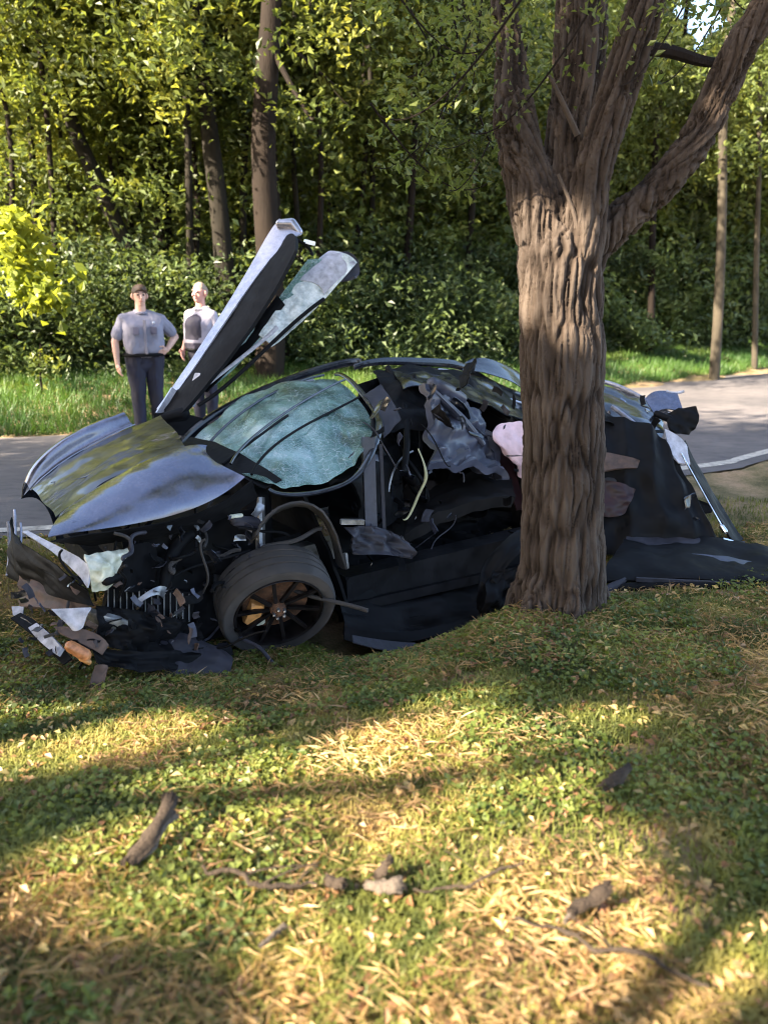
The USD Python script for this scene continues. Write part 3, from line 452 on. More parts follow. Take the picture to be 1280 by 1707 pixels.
# ------------------------------------------------------------------ the wrecked car
# its own frame: heading HD, left side LT (towards the camera); O is the point on the ground under the middle of the car
TH = math.radians(33); HD = np.array([-math.cos(TH), -math.sin(TH), 0]); LT = np.array([math.sin(TH), -math.cos(TH), 0])
WC = EYE + ray(458, 1000) * 4.46 / FOCAL_PX
CO = WC - 1.3 * HD - .8 * LT; CO[2] = -.3
def c(px, py, lat): d = ray(px, py); return EYE + d * (((CO - EYE) @ LT + lat) / (d @ LT))
def loc(fx, lat, z): return CO + HD * fx + LT * lat + np.array([0, 0, z])
def C(*p): return [c(*a) for a in p]
car = thing('wrecked_car', 'badly wrecked black sports car with crumpled front and shattered windscreen behind the big tree', 'car', None, CO)
def A(name, mesh, m, label=None, parent=None, smooth=35): return add(name, group_at(car, mesh), m, parent or car, label, smooth=smooth).GetPath().pathString

# bonnet and wings, buckled upwards
near_wing = A('front_wing', shell([C((80, 895, .86), (200, 877, .86), (315, 850, .85), (408, 795, .84)), C((86, 882, .80), (196, 846, .80), (298, 812, .79), (382, 782, .76)), C((96, 866, .70), (178, 822, .68), (272, 780, .67), (352, 764, .64)), C((100, 858, .58), (165, 812, .52), (258, 762, .52), (345, 742, .52))], .006, (40, 40), .012, 5, 1), 'paint', 'near front wing torn loose along its lower edge')
A('wing_crease', tube(C((120, 870, .80), (200, 851, .80), (300, 822, .79), (375, 795, .77)), [.004, .010, .010, .004], 8), 'paint', None, near_wing)
A('wing_underside', shell([C((84, 902, .86), (200, 884, .86), (315, 860, .84), (420, 800, .82)), C((150, 908, .70), (230, 900, .72), (330, 880, .72), (430, 830, .74))], .005, (20, 8), .01, 6, 3), 'black_plastic')
A('bonnet', shell([C((92, 862, .56), (160, 814, .51), (228, 776, .51), (308, 742, .50)), C((84, 848, .28), (148, 800, .28), (214, 762, .28), (298, 727, .28)), C((72, 838, 0), (134, 794, 0), (204, 752, 0), (290, 716, 0)), C((64, 826, -.2), (122, 780, -.2), (190, 742, -.2), (278, 704, -.2)), C((54, 816, -.41), (110, 770, -.41), (176, 733, -.41), (268, 693, -.41))], .005, (44, 44), .022, 5, 2), 'paint_dusty', 'buckled bonnet')
for q, (a, b) in enumerate((((150, 832, .36), (300, 762, .36)), ((168, 838, .41), (285, 775, .41)), ((120, 806, .12), (250, 745, .12)), ((85, 808, -.2), (215, 738, -.2)))):
    P = np.linspace(c(*a), c(*b), 5); P[:, 2] += .012 + .012 * np.sin(np.arange(5) * 2.1 + q); A('crease', tube(P, [.004, .012, .009, .012, .004], 8, flat=.5), 'paint', None, str(car.GetPath()) + '/bonnet')
A('front_wing', shell([C((52, 816, -.48), (104, 770, -.47), (166, 734, -.47), (225, 706, -.47)), C((48, 812, -.52), (98, 758, -.52), (158, 722, -.52), (214, 698, -.53)), C((42, 804, -.58), (88, 744, -.57), (148, 709, -.58), (202, 687, -.60)), C((36, 830, -.86), (70, 785, -.88), (120, 750, -.9), (180, 722, -.9))], .006, (34, 34), .008, 5, 4), 'paint')
A('front_wing_side', shell([C((34, 832, -.87), (75, 790, -.89), (130, 748, -.91)), [loc(2.15, -.9, .62), loc(1.95, -.93, .6), loc(1.6, -.93, .75)], [loc(2.1, -.9, .35), loc(1.9, -.93, .3), loc(1.68, -.93, .4)]], .006, (14, 14), .01), 'black_gloss')
A('cowl', shell([C((300, 745, -.1), (362, 772, .3), (440, 815, .72)), C((318, 728, -.3), (390, 752, .25), (470, 800, .72))], .008, (30, 8), .02, 8, 5), 'black_plastic')
# windscreen: one sagging shattered sheet, its frame bent
A('windscreen', shell([C((442, 806, .72), (498, 813, .74), (560, 796, .72), (606, 752, .68)), C((392, 787, .42), (462, 765, .45), (540, 742, .44), (622, 720, .4)), C((366, 771, .14), (432, 728, .16), (520, 690, .14), (616, 692, .10)), C((344, 752, -.2), (408, 700, -.2), (492, 655, -.2), (588, 655, -.2)), C((322, 738, -.55), (392, 676, -.55), (470, 640, -.55), (556, 632, -.55))], .006, (90, 90), .030, 3.0, 6, folds=((.020, 3.3, .2), (.006, 7.5, .6))), 'shattered_glass', 'shattered and sagging windscreen')
for q, (pts, r, m) in enumerate(((((420, 800, .70), (470, 742, .46), (540, 700, .2), (600, 668, .0)), .008, 'black_plastic'), (((385, 782, .42), (440, 722, .2), (520, 668, -.05), (575, 640, -.2)), .008, 'black_gloss'), (((345, 752, -.1), (400, 698, -.25), (470, 655, -.4), (540, 632, -.5)), .009, 'black_gloss'), (((372, 782, .35), (432, 735, .25), (480, 700, .1)), .008, 'black_plastic'))):
    P = np.array(C(*pts)); P[:, 2] += .03; A('bent_trim', tube(P, r, 8), m)
A('windscreen_frame', tube(C((448, 815, .76), (505, 824, .78), (575, 806, .76), (612, 768, .72), (632, 715, .52), (622, 680, .2), (590, 640, -.2), (560, 624, -.5)), [.014, .02, .018, .02, .022, .022, .02, .018], 10, 60, .7), 'black_gloss')
A('roof_header', shell([C((606, 660, .1), (628, 690, .3), (640, 728, .5)), C((635, 640, .08), (655, 672, .26), (668, 700, .42))], .012, (16, 8), .02, 12, 8), 'under_plastic', 'torn grey header of the roof')
pillar = A('windscreen_pillar', tube(C((300, 742, -.72), (360, 690, -.74), (450, 645, -.74), (545, 612, -.7), (600, 604, -.62)), [.03, .028, .028, .03, .03], 10), 'black_gloss')
A('roof_rail', tube(C((590, 612, -.62), (640, 602, -.58), (700, 603, -.56), (760, 608, -.56), (800, 628, -.58), (872, 660, -.6)), [.022, .03, .034, .034, .03, .026], 10), 'black_gloss')
A('roof_panel', shell([C((640, 612, -.5), (700, 612, -.5), (770, 622, -.5), (872, 668, -.52)), C((660, 628, -.25), (712, 626, -.25), (790, 646, -.25), (880, 690, -.3)), C((672, 650, .0), (726, 650, 0), (800, 672, 0), (884, 700, -.05))], .008, (36, 20), .05, 4, 9), 'black_gloss', 'crushed roof panel')
A('roof_trim', tube(C((730, 615, -.45), (775, 628, -.42), (820, 652, -.40), (872, 672, -.4)), [.008, .014, .014, .01], 8), 'silver_trim')
A('roof_bulge', shell([C((775, 604, -.62), (810, 598, -.62), (850, 612, -.64), (876, 630, -.65)), C((770, 618, -.5), (812, 622, -.48), (850, 636, -.5), (876, 652, -.5))], .008, (20, 8), .02, 6, 19), 'black_gloss')
for pts, r in ((((646, 612, -.4), (668, 660, -.1), (678, 720, .25), (672, 790, .5)), .022), (((690, 625, -.2), (700, 690, .0), (700, 760, .3)), .014), (((640, 640, -.3), (622, 700, .3), (640, 760, .55)), .016)):
    A('bent_pillar', tube(C(*pts), r, 9), 'black_plastic')

# cabin
A('floor_pan', box_at(loc(.85, 0, .16), loc(-1.0, 0, .13), 1.55, .06), 'black_plastic')
A('firewall', shell([[loc(.82, .78, .2), loc(.85, 0, .2), loc(.82, -.78, .3)], [loc(.95, .74, .6), loc(.98, 0, .62), loc(.95, -.78, .66)], [loc(1.05, .70, .88), loc(1.1, 0, .92), loc(1.1, -.75, .95)]], .02, (16, 22), .03, 5, 12), 'black_plastic')
A('rear_bulkhead', shell([[loc(-1.0, .75, .15), loc(-1.05, 0, .15), loc(-1.0, -.78, .2)], [loc(-1.0, .7, .6), loc(-1.02, 0, .6), loc(-1.0, -.76, .66)], [loc(-1.1, .5, .95), loc(-1.1, 0, 1.0), loc(-1.1, -.6, 1.12)]], .02, (16, 22), .04, 5, 13), 'seat_black')
A('far_door_opening', shell([[loc(1.0, -.82, .2), loc(0, -.84, .2), loc(-1.2, -.82, .24)], [loc(1.0, -.8, .6), loc(0, -.82, .55), loc(-1.2, -.8, .7)], [loc(1.0, -.76, .95), loc(.1, -.8, .72), loc(-1.2, -.72, 1.12)]], .02, (22, 14), .02, 5, 14), 'black_plastic')
A('dashboard', shell([C((548, 806, .62), (585, 770, .3), (610, 735, -.1)), C((590, 810, .6), (640, 765, .3), (660, 730, -.1)), C((600, 860, .58), (655, 815, .3), (668, 775, -.1)), C((590, 910, .56), (650, 870, .3), (664, 830, -.1))], .02, (22, 22), .05, 7, 15), 'black_plastic', 'crushed dashboard')
A('door_pillar', box_at(c(613, 728, .62), c(618, 892, .72), .07, .085), 'seat_grey', 'dark blue grey upright post of the missing door')
A('door_pillar_edge', box_at(c(634, 740, .66), c(640, 885, .76), .02, .03), 'under_plastic')
gb_ = np.random.default_rng(5)
wh = A('steering_wheel', tube([c(690, 800, .32) + .17 * (math.cos(a) * unit(np.array(LT) * .9 + HD * .2) + math.sin(a) * unit(np.array([0, 0, .9]) + HD * .45)) for a in np.linspace(0, 6.28, 25)], .014, 8, 60), 'black_plastic')
A('hub', chain([c(690, 800, .32), c(680, 795, .30)], [.05, .03], 12), 'black_plastic', None, wh)
A('seat_belt', tube(C((672, 866, .62), (686, 852, .6), (700, 820, .56), (710, 796, .54), (705, 768, .5), (697, 748, .46)), [.008, .009, .011, .011, .008, .006], 8, flat=.5), 'wire_yellow', 'pale yellowish strap hanging in the cabin')
A('strap', tube(C((648, 820, .5), (654, 790, .45), (668, 766, .4), (688, 752, .35)), .007, 7), 'steel')
def bucket(a, seed, m):
    B = C(*a); return B
A('headliner', shell([C((598, 640, -.45), (700, 622, -.46), (800, 640, -.48), (890, 690, -.5)), C((598, 715, -.40), (700, 700, -.42), (800, 720, -.44), (890, 760, -.45)), C((610, 800, -.32), (700, 800, -.34), (800, 810, -.36), (890, 840, -.38))], .01, (44, 30), .16, 7, 71), 'black_plastic', 'black lining torn down inside the cabin')
A('centre_tunnel', shell([C((556, 830, .16), (680, 845, .14), (780, 850, .14), (890, 855, .14)), C((556, 930, .24), (680, 940, .22), (780, 935, .22), (890, 930, .22)), C((566, 1045, .40), (690, 1050, .40), (790, 1030, .40), (890, 1000, .40))], .01, (44, 30), .12, 7, 72), 'black_plastic')
A('roof_lining', shell([C((622, 618, -.42), (720, 612, -.42), (800, 632, -.44)), C((640, 660, -.1), (720, 650, -.12), (800, 680, -.15)), C((650, 720, .2), (700, 720, .22), (770, 740, .2))], .01, (34, 24), .08, 6, 73), 'black_plastic', 'crumpled black sheet of roof hanging into the cabin')
for q in range(9):                                                    # big torn sheets filling the cabin
    px, py, lat = gb_.uniform(600, 850), gb_.uniform(620, 900), gb_.uniform(.0, .5); p = c(px, py, lat); d = unit(gb_.normal(size=3)); e = unit(np.cross(d, gb_.normal(size=3))); k = gb_.uniform(.09, .17)
    A('torn_sheet', shell([[p - d * k - e * k * .5, p - e * k * .7, p + d * k - e * k * .4], [p - d * k * .8 + e * k * .5, p + e * k * .4, p + d * k * .9 + e * k * .6]], .005, (16, 14), .09, 8, 600 + q), ['black_plastic', 'black_gloss', 'seat_black'][q % 3])
s1 = A('seat', shell([C((703, 640, .22), (712, 690, .30), (716, 745, .40), (716, 772, .5)), C((742, 655, .10), (752, 700, .22), (758, 750, .34), (762, 778, .46)), C((778, 672, .04), (792, 716, .14), (802, 760, .26), (815, 785, .42)), C((800, 690, .06), (812, 730, .16), (830, 775, .28), (838, 800, .44))], .05, (30, 30), .09, 9, 16), 'seat_grey', 'grey driver seat back twisted in the cabin')
A('headrest', chain(C((722, 640, .2), (745, 652, .14), (768, 664, .1)), [.05, .055, .045], 12), 'seat_grey', None, s1)
A('seat_bolster', tube(C((722, 652, .26), (770, 700, .26), (806, 742, .30)), [.02, .035, .02], 10), 'seat_grey', 'blue grey bolster catching the light', s1)
A('seat_cushion', shell([C((672, 900, .5), (712, 880, .5), (770, 850, .5), (855, 838, .5)), C((682, 862, .30), (720, 845, .30), (775, 822, .30), (850, 815, .30)), C((690, 842, .1), (726, 822, .1), (780, 802, .1), (848, 800, .1))], .09, (18, 18), .06, 6, 17), 'seat_black')
A('seat', shell([[loc(-.55, -.15, .3), loc(-.6, -.4, .3), loc(-.55, -.65, .32)], [loc(-.72, -.15, .65), loc(-.78, -.4, .65), loc(-.72, -.65, .68)], [loc(-.82, -.25, .95), loc(-.88, -.4, 1.0), loc(-.82, -.55, .98)]], .08, (16, 14), .03, 6, 18), 'seat_black')
A('airbag', shell([C((828, 712, .2), (856, 706, .2), (905, 712, .2)), C((824, 735, .28), (858, 742, .34), (905, 740, .28)), C((846, 762, .3), (866, 772, .34), (905, 775, .3)), C((864, 790, .28), (880, 798, .3), (905, 802, .28))], .012, (24, 24), .05, 9, 20), 'airbag', 'deflated pink white airbag beside the tree trunk')
A('red_lining', shell([C((815, 735, .1), (835, 790, .2), (862, 850, .35)), C((850, 720, .02), (872, 790, .15), (900, 850, .3))], .012, (14, 10), .03, 8, 21), 'red_trim')
# sill and what hangs below the missing door
A('sill', shell([C((575, 1045, .93), (640, 1055, .95), (730, 1045, .95), (850, 1000, .95)), C((575, 1066, .97), (640, 1076, .99), (730, 1060, .99), (850, 1020, .99))], .012, (26, 8), .02, 6, 22), 'black_plastic')
A('torn_underbody', shell([C((560, 985, .70), (680, 985, .70), (780, 975, .70), (875, 955, .72)), C((566, 1020, .80), (685, 1025, .82), (785, 1012, .82), (870, 985, .82)), C((572, 1058, .91), (690, 1068, .93), (785, 1050, .93), (862, 1018, .93))], .008, (34, 16), .08, 7, 74), 'black_plastic', 'black underbody torn down below the door opening')
A('side_skirt', shell([C((586, 1060, 1.01), (640, 1068, 1.02), (692, 1072, 1.02)), C((588, 1072, 1.06), (640, 1084, 1.07), (692, 1088, 1.07))], .008, (14, 6), .006), 'under_plastic', 'broken blue grey strip of side skirt under the door opening')
A('inner_sill', box_at(loc(.8, .66, .24), loc(-1.15, .66, .28), .16, .2), 'black_plastic')
A('rear_arch_liner', shell([C((800, 1040, .92), (800, 960, .9), (840, 900, .85), (900, 870, .8)), C((828, 1042, .98), (822, 985, .96), (856, 930, .93), (900, 905, .9))], .008, (26, 14), .09, 9, 23), 'black_plastic')
A('torn_panel', shell([C((800, 1045, 1.0), (808, 985, 1.0), (838, 950, .98)), C((845, 1030, 1.02), (852, 985, 1.02), (866, 945, .98))], .006, (24, 20), .10, 9, 24), 'black_plastic')
gb = np.random.default_rng(88)
# small torn pieces of cabin and sill
for q in range(55):
    px, py, lat = gb.uniform(575, 862), gb.uniform(650, 960), gb.uniform(.35, .8); p = c(px, py, lat); d = unit(gb.normal(size=3)); e = unit(np.cross(d, gb.normal(size=3))); s = gb.uniform(.02, .07)
    A('torn_trim', shell([[p - d * s - e * s * .4, p - e * s * .5, p + d * s - e * s * .3], [p - d * s + e * s * .4, p + e * s * .3, p + d * s * .8 + e * s * .5]], .004, (8, 6), .02, 14, 200 + q), gb.choice(['black_plastic', 'under_plastic', 'seat_grey', 'black_plastic', 'black_gloss']))
for q in range(12):
    px, py, lat = gb.uniform(590, 850), gb.uniform(690, 930), gb.uniform(.3, .75); p = c(px, py, lat); W = np.cumsum(np.vstack([p, gb.normal(0, .05, 3) + gb.normal(0, .02, (4, 3)) - [0, 0, .015]]), 0)
    A('wire', tube(W, .0045, 6, 26), gb.choice(['black_plastic', 'under_plastic', 'under_plastic']))
A('bracket', box_at(c(568, 870, .86), c(606, 870, .88), .03, .028), 'alloy', 'light metal bracket behind the wheel arch')
A('bracket', box_at(c(575, 922, .85), c(578, 948, .86), .02, .02), 'steel'); A('bracket', box_at(c(668, 895, .78), c(686, 928, .8), .03, .02), 'steel')
A('hinge', shell([C((575, 880, .84), (640, 880, .84), (680, 905, .84)), C((590, 925, .86), (640, 925, .88), (685, 932, .86))], .02, (26, 16), .10, 11, 26), 'under_plastic')

# front structure and engine bay
A('crash_beam', box_at(loc(1.95, .70, .35), loc(2.02, -.8, .4), .10, .12), 'black_plastic'); A('radiator', box_at(loc(1.75, .55, .38), loc(1.8, -.7, .42), .10, .4), 'black_plastic')
A('front_tub', box_at(loc(1.95, -.05, .34), loc(.9, -.05, .36), 1.1, .46), 'black_plastic')
A('chassis_rail', box_at(loc(2.0, .52, .42), loc(.8, .60, .5), .09, .12), 'steel'); A('strut_tower', chain([loc(1.28, .55, .4), loc(1.24, .46, .82)], [.10, .09], 14), 'black_plastic')
A('strut', tube([loc(1.32, .66, .34), loc(1.24, .52, .85)], .03, 10, curve=False), 'steel'); A('wishbone', tube([loc(1.1, .3, .3), loc(1.3, .62, .3), loc(1.5, .3, .3)], .018, 8, 20), 'black_plastic')
A('inner_wing', shell([C((205, 905, .62), (300, 885, .62), (420, 845, .62)), C((215, 990, .62), (310, 985, .62), (425, 930, .62)), C((230, 1075, .62), (320, 1075, .62), (420, 1040, .62))], .01, (22, 16), .08, 5, 28), 'black_plastic')
for q in range(60):
    px, py = gb.uniform(205, 440), 0; py = gb.uniform(1000, 1110) if q < 16 else gb.uniform(880 - (px - 215) * .15, 1040 - (px - 215) * .35); lat = gb.uniform(.62, .86); p = c(px, py, lat); d = unit(gb.normal(size=3)); e = unit(np.cross(d, gb.normal(size=3))); s = gb.uniform(.012, .05)
    A('bent_bracket', shell([[p - d * s - e * s * .5, p - e * s * .4, p + d * s - e * s * .5], [p - d * s + e * s * .4, p + e * s * .6, p + d * s * .8 + e * s * .4]], .005, (8, 7), .03, 16, 300 + q), gb.choice(['steel', 'black_plastic', 'under_plastic', 'seat_grey', 'black_plastic', 'under_plastic', 'black_gloss', 'black_plastic']))
for q in range(34):
    px = gb.uniform(150, 440); py = gb.uniform(960, 1085) if q > 18 else gb.uniform(880, 1030 - (px - 215) * .3); p = c(px, py, gb.uniform(.66, .84)); Wp = np.cumsum(np.vstack([p, gb.normal(0, .05, 3) + gb.normal(0, .022, (4, 3))]), 0)
    A('hose', tube(Wp, gb.uniform(.005, .013), 8, 30), gb.choice(['black_plastic', 'rubber', 'black_plastic', 'under_plastic', 'rubber']))
A('reservoir', chain(C((392, 868, .74), (425, 872, .74)), [.03, .035], 12), 'under_plastic', 'pale fluid reservoir'); A('reservoir_cap', chain(C((385, 861, .75), (402, 859, .75)), [.012, .012], 10), 'lens')
A('duct', tube(C((270, 990, .78), (280, 950, .74), (292, 915, .7), (320, 890, .66)), [.03, .035, .035, .03], 12), 'black_plastic')
A('light_bracket', shell([C((228, 1000, .88), (262, 978, .88), (282, 982, .86)), C((232, 1006, .9), (258, 992, .9), (272, 998, .88))], .006, (10, 6), .03, 12), 'steel')
rad = A('cooler', box_at(c(175, 1000, .72), c(320, 1010, .70), .05, .16), 'black_plastic')
for q in range(14): k = q / 13; A('cooler_fin', box_at(c(180 + 135 * k, 982 + 8 * k, .755 - .02 * k), c(180 + 135 * k, 1034 + 8 * k, .755 - .02 * k), .006, .006), 'steel', None, rad)
A('bumper_beam', tube(C((60, 985, .45), (110, 1010, .72), (180, 1035, .86), (250, 1045, .84)), [.022, .026, .026, .02], 8, 30, 1.5), 'steel', 'bent steel bumper beam')
# wheel arch liner above the wheel
arc = [(c(418, 905, .72), c(428, 892, .9)), (c(440, 868, .7), c(452, 858, .9)), (c(478, 846, .7), c(492, 838, .9)), (c(520, 850, .7), c(532, 848, .9)), (c(548, 885, .7), c(560, 888, .9)), (c(560, 935, .7), c(575, 950, .9))]
A('wheel_arch_liner', shell([[b for a, b in arc], [(a + b) / 2 - [0, 0, .01] for a, b in arc], [a for a, b in arc]], .012, (34, 12), .03, 9, 29), 'rubber')

# the wheel, broken loose and leaning
nrm = unit(np.array([.34, -.84, -.42])); ax1 = unit(np.cross(nrm, [0, 0, 1])); ax2 = np.cross(ax1, nrm); RW = np.stack([ax1, ax2, nrm], 1)
def W3(m, off=WC): v, f = arr(m); return v @ RW.T + off, f
prof = [(.252, -.105), (.298, -.116), (.312, -.112), (.325, -.092), (.328, -.056), (.318, -.054), (.318, -.044), (.328, -.042), (.329, -.006), (.318, -.004), (.318, .004), (.329, .006), (.328, .042), (.318, .044), (.318, .054), (.328, .056), (.325, .092), (.312, .112), (.298, .116), (.252, .105), (.248, .10), (.248, -.10)]
def revolve(p, n=72): m = trimesh.creation.revolve(np.array(p + [p[0]]), sections=n); return m.vertices, m.faces
wheel = UsdGeom.Xform.Define(stage, path_for('front_wheel', str(car.GetPath()))); WP = str(wheel.GetPath())
def Wadd(name, mesh, m, label=None, smooth=35): add(name, group_at(car, W3(mesh)), m, WP, label, smooth=smooth)
Wadd('tyre', revolve(prof), 'rubber')
Wadd('rim', revolve([(.254, -.10), (.254, .104), (.248, .113), (.238, .106), (.231, .06), (.231, -.09)]), 'rim_dark')
for k in range(10):
    a = k * math.pi / 5; d0, d1 = np.array([math.cos(a) * .05, math.sin(a) * .05, .065]), np.array([math.cos(a + .1) * .232, math.sin(a + .1) * .250, .088]); Wadd('spoke', box_at(d0, d1, .020, .02, (0, 0, 1), .25), 'rim_dark')
Wadd('hub', chain([np.array([0, 0, .02]), np.array([0, 0, .07])], [.055, .045], 18), 'rust'); Wadd('brake_disc', revolve([(.05, -.01), (.185, -.01), (.185, .018), (.05, .018)]), 'rust')
for k in range(5): a = k * 2 * math.pi / 5; q_ = np.array([math.cos(a) * .032, math.sin(a) * .032, .10]); Wadd('wheel_nut', chain([q_, q_ + [0, 0, .014]], [.010, .009], 6), 'steel')
ca = math.radians(-12)
Wadd('brake_caliper', box_at([.14 * math.cos(ca) - .03, .14 * math.sin(ca) + .07, .03], [.14 * math.cos(ca) + .01, .14 * math.sin(ca) - .075, .03], .075, .07, (0, 0, 1), .3), 'caliper', 'rusty orange brake caliper behind the spokes')
Wadd('brake_caliper', box_at([.06, -.10, .03], [.12, -.11, .03], .05, .05, (0, 0, 1), .3), 'lens', 'pale block below the caliper')
# far front wheel and near rear wheel, mostly hidden
for (fx, lat, z, lab) in ((1.3, -.82, .34, 'far front wheel'), (-1.35, .72, .36, 'rear wheel')):
    w2 = UsdGeom.Xform.Define(stage, path_for('wheel', str(car.GetPath()))); tag(w2.GetPrim(), lab); p0 = loc(fx, lat, z); R2 = np.stack([HD, np.cross(LT, HD), LT], 1)
    for nm, ms, mm in (('tyre', revolve(prof, 40), 'rubber'), ('rim', revolve([(.247, -.1), (.247, .1), (.06, .07), (.02, .07), (.02, -.05), (.2, -.1)], 40), 'rim_dark')):
        v, f = ms; add(nm, group_at(car, (v @ R2.T + p0, f)), mm, str(w2.GetPath()))

# headlight and broken bumper
hl = A('headlight', shell([C((141, 922, .90), (170, 922, .89), (210, 916, .84)), C((146, 940, .95), (176, 940, .94), (206, 934, .88)), C((150, 962, .96), (178, 956, .94), (190, 950, .87)), C((152, 984, .93), (172, 978, .90), (184, 966, .84))], .012, (24, 20), .04, 12, 31), 'lens', 'cracked yellowish headlight')
A('lamp_unit', chain(C((178, 968, .95), (198, 962, .9)), [.026, .02], 12), 'black_plastic', None, hl); A('headlight_housing', shell([C((206, 915, .82), (250, 905, .7), (262, 935, .7)), C((200, 985, .84), (240, 985, .72), (262, 965, .7))], .01, (12, 10), .02), 'black_plastic')
A('bumper_edge', shell([C((36, 886, .42), (66, 905, .6), (100, 930, .78), (130, 958, .9), (146, 980, .97)), C((46, 884, .44), (78, 902, .62), (116, 920, .8), (146, 940, .92), (150, 955, .96))], .008, (30, 6), .01, 9, 32), 'primer', 'torn pale edge of the front bumper')
A('bumper_skin', shell([C((18, 862, .0), (30, 900, .3), (90, 940, .7), (140, 985, .92)), C((14, 905, .05), (40, 945, .4), (95, 975, .75), (150, 1000, .9)), C((22, 960, .1), (60, 985, .5), (110, 1000, .8), (160, 1012, .9))], .006, (26, 14), .05, 9, 33), 'black_plastic', 'crushed skin of the front bumper')
for (a, b, r) in (((14, 870, -.1), (12, 960, .1), .010), ((24, 850, -.1), (20, 955, .1), .008), ((34, 872, .1), (30, 930, .2), .007)): A('bumper_strip', tube([c(*a), (c(*a) + c(*b)) / 2 + [.01, 0, 0], c(*b)], r, 8), 'silver_trim')
A('bumper_inner', shell([C((40, 955, .3), (90, 965, .6), (150, 1000, .88)), C((30, 1010, .4), (85, 1015, .7), (150, 1025, .9))], .01, (18, 10), .05, 9, 34), 'tan_trim', 'brown torn liner inside the bumper')
A('bumper_piece', shell([C((86, 1016, .88), (120, 1014, .92), (152, 1012, .95)), C((102, 1032, .92), (122, 1040, .96), (146, 1024, .97)), C((118, 1050, .95), (128, 1052, .98), (138, 1046, .98))], .007, (12, 10), .015, 12, 35), 'primer', 'white broken piece under the headlight')
A('grille', shell([C((90, 1045, .9), (150, 1052, .98), (180, 1075, 1.0)), C((100, 1058, .95), (140, 1075, 1.0), (170, 1092, 1.02))], .008, (14, 8), .02, 9, 36), 'tan_trim')
A('fog_light', chain(C((118, 1078, 1.0), (142, 1092, 1.02)), [.028, .03], 12), 'amber', 'orange brown lamp hanging below the bumper')
A('turn_signal', chain(C((136, 1098, 1.02), (148, 1104, 1.03)), [.014, .014], 10), 'caliper')
A('hanging_strip', shell([C((158, 1110, 1.02), (170, 1108, 1.02), (180, 1112, 1.02)), C((150, 1145, 1.05), (164, 1140, 1.05), (176, 1130, 1.05)), C((152, 1165, 1.06), (160, 1168, 1.06), (168, 1160, 1.06))], .006, (12, 8), .02, 12, 37), 'tan_trim')
A('splitter', shell([C((150, 1065, .95), (210, 1085, .98), (290, 1085, .95), (380, 1070, .9)), C((165, 1100, 1.02), (220, 1120, 1.04), (300, 1115, 1.0), (390, 1090, .95))], .008, (40, 16), .09, 11, 38), 'black_plastic')
A('lower_grille', shell([C((160, 1010, .86), (240, 1020, .86), (330, 1040, .80)), C((160, 1070, .92), (240, 1090, .92), (330, 1090, .86))], .008, (40, 26), .12, 11, 39), 'black_plastic')
for q in range(60):
    px, py = gb.uniform(30, 330), gb.uniform(960, 1105); p = c(px, py, gb.uniform(.85, 1.0) - max(0, 120 - px) * .003); d = unit(gb.normal(size=3)); e = unit(np.cross(d, gb.normal(size=3))); s = gb.uniform(.012, .045)
    A('bumper_shard', shell([[p - d * s - e * s * .4, p - e * s * .5, p + d * s - e * s * .3], [p - d * s + e * s * .4, p + e * s * .3, p + d * s * .8 + e * s * .5]], .004, (7, 6), .02, 14, 400 + q), gb.choice(['black_plastic', 'under_plastic', 'seat_grey', 'black_plastic', 'tan_trim', 'under_plastic', 'black_plastic', 'black_gloss']))

# the far door standing up on its hinge
door = UsdGeom.Xform.Define(stage, path_for('raised_door', str(car.GetPath()))); tag(door.GetPrim(), 'far door swung straight up'); DP = str(door.GetPath())
def D(name, mesh, m, label=None): add(name, group_at(car, mesh), m, DP, label)
D('door_shell', shell([C((270, 684, -.95), (340, 590, -.97), (414, 480, -.98), (474, 400, -.98)), C((286, 688, -.85), (352, 600, -.85), (428, 492, -.84), (492, 392, -.84)), C((305, 690, -.74), (376, 606, -.72), (440, 515, -.70), (494, 418, -.72))], .03, (40, 18), .012, 5, 41), 'black_plastic', 'black underside of the raised door')
D('door_edge', shell([C((262, 682, -1.0), (330, 584, -1.02), (400, 474, -1.04), (440, 404, -1.06), (466, 364, -1.06)), C((269, 689, -.93), (340, 590, -.93), (413, 482, -.93), (466, 415, -.91), (502, 390, -.90))], .012, (40, 10), .004), 'silver_trim', 'bright edge of the raised door')
D('door_tip', chain(C((466, 372, -1.02), (486, 372, -.98), (498, 386, -.94)), [.03, .04, .03], 14), 'silver_trim'); D('latch', box_at(c(508, 402, -.9), c(524, 406, -.9), .03, .03), 'alloy'); D('latch_arm', tube(C((490, 398, -.92), (512, 410, -.9), (520, 425, -.88)), .012, 8), 'black_plastic')
D('inner_panel', shell([C((432, 560, -.80), (470, 505, -.84), (510, 458, -.88), (545, 422, -.9)), C((446, 570, -.74), (492, 515, -.78), (534, 470, -.80), (572, 422, -.82)), C((452, 578, -.70), (506, 532, -.72), (552, 486, -.74), (596, 436, -.76))], .014, (50, 26), .03, 12, 42), 'crazed_glass', 'crazed side window of the raised door')
D('door_glass', shell([C((340, 650, -.83), (412, 562, -.84), (486, 468, -.86), (512, 432, -.87)), C((362, 640, -.80), (440, 560, -.81), (512, 470, -.84), (540, 430, -.86))], .006, (30, 10), .012, 8, 46), 'shattered_glass'); D('panel_skin', shell([C((500, 468, -.86), (524, 440, -.88), (548, 420, -.89)), C((528, 474, -.79), (548, 448, -.8), (575, 424, -.82)), C((540, 490, -.74), (566, 464, -.75), (592, 440, -.77))], .02, (20, 14), .012, 9, 43), 'primer', 'pale torn panel at the tip of the raised door')
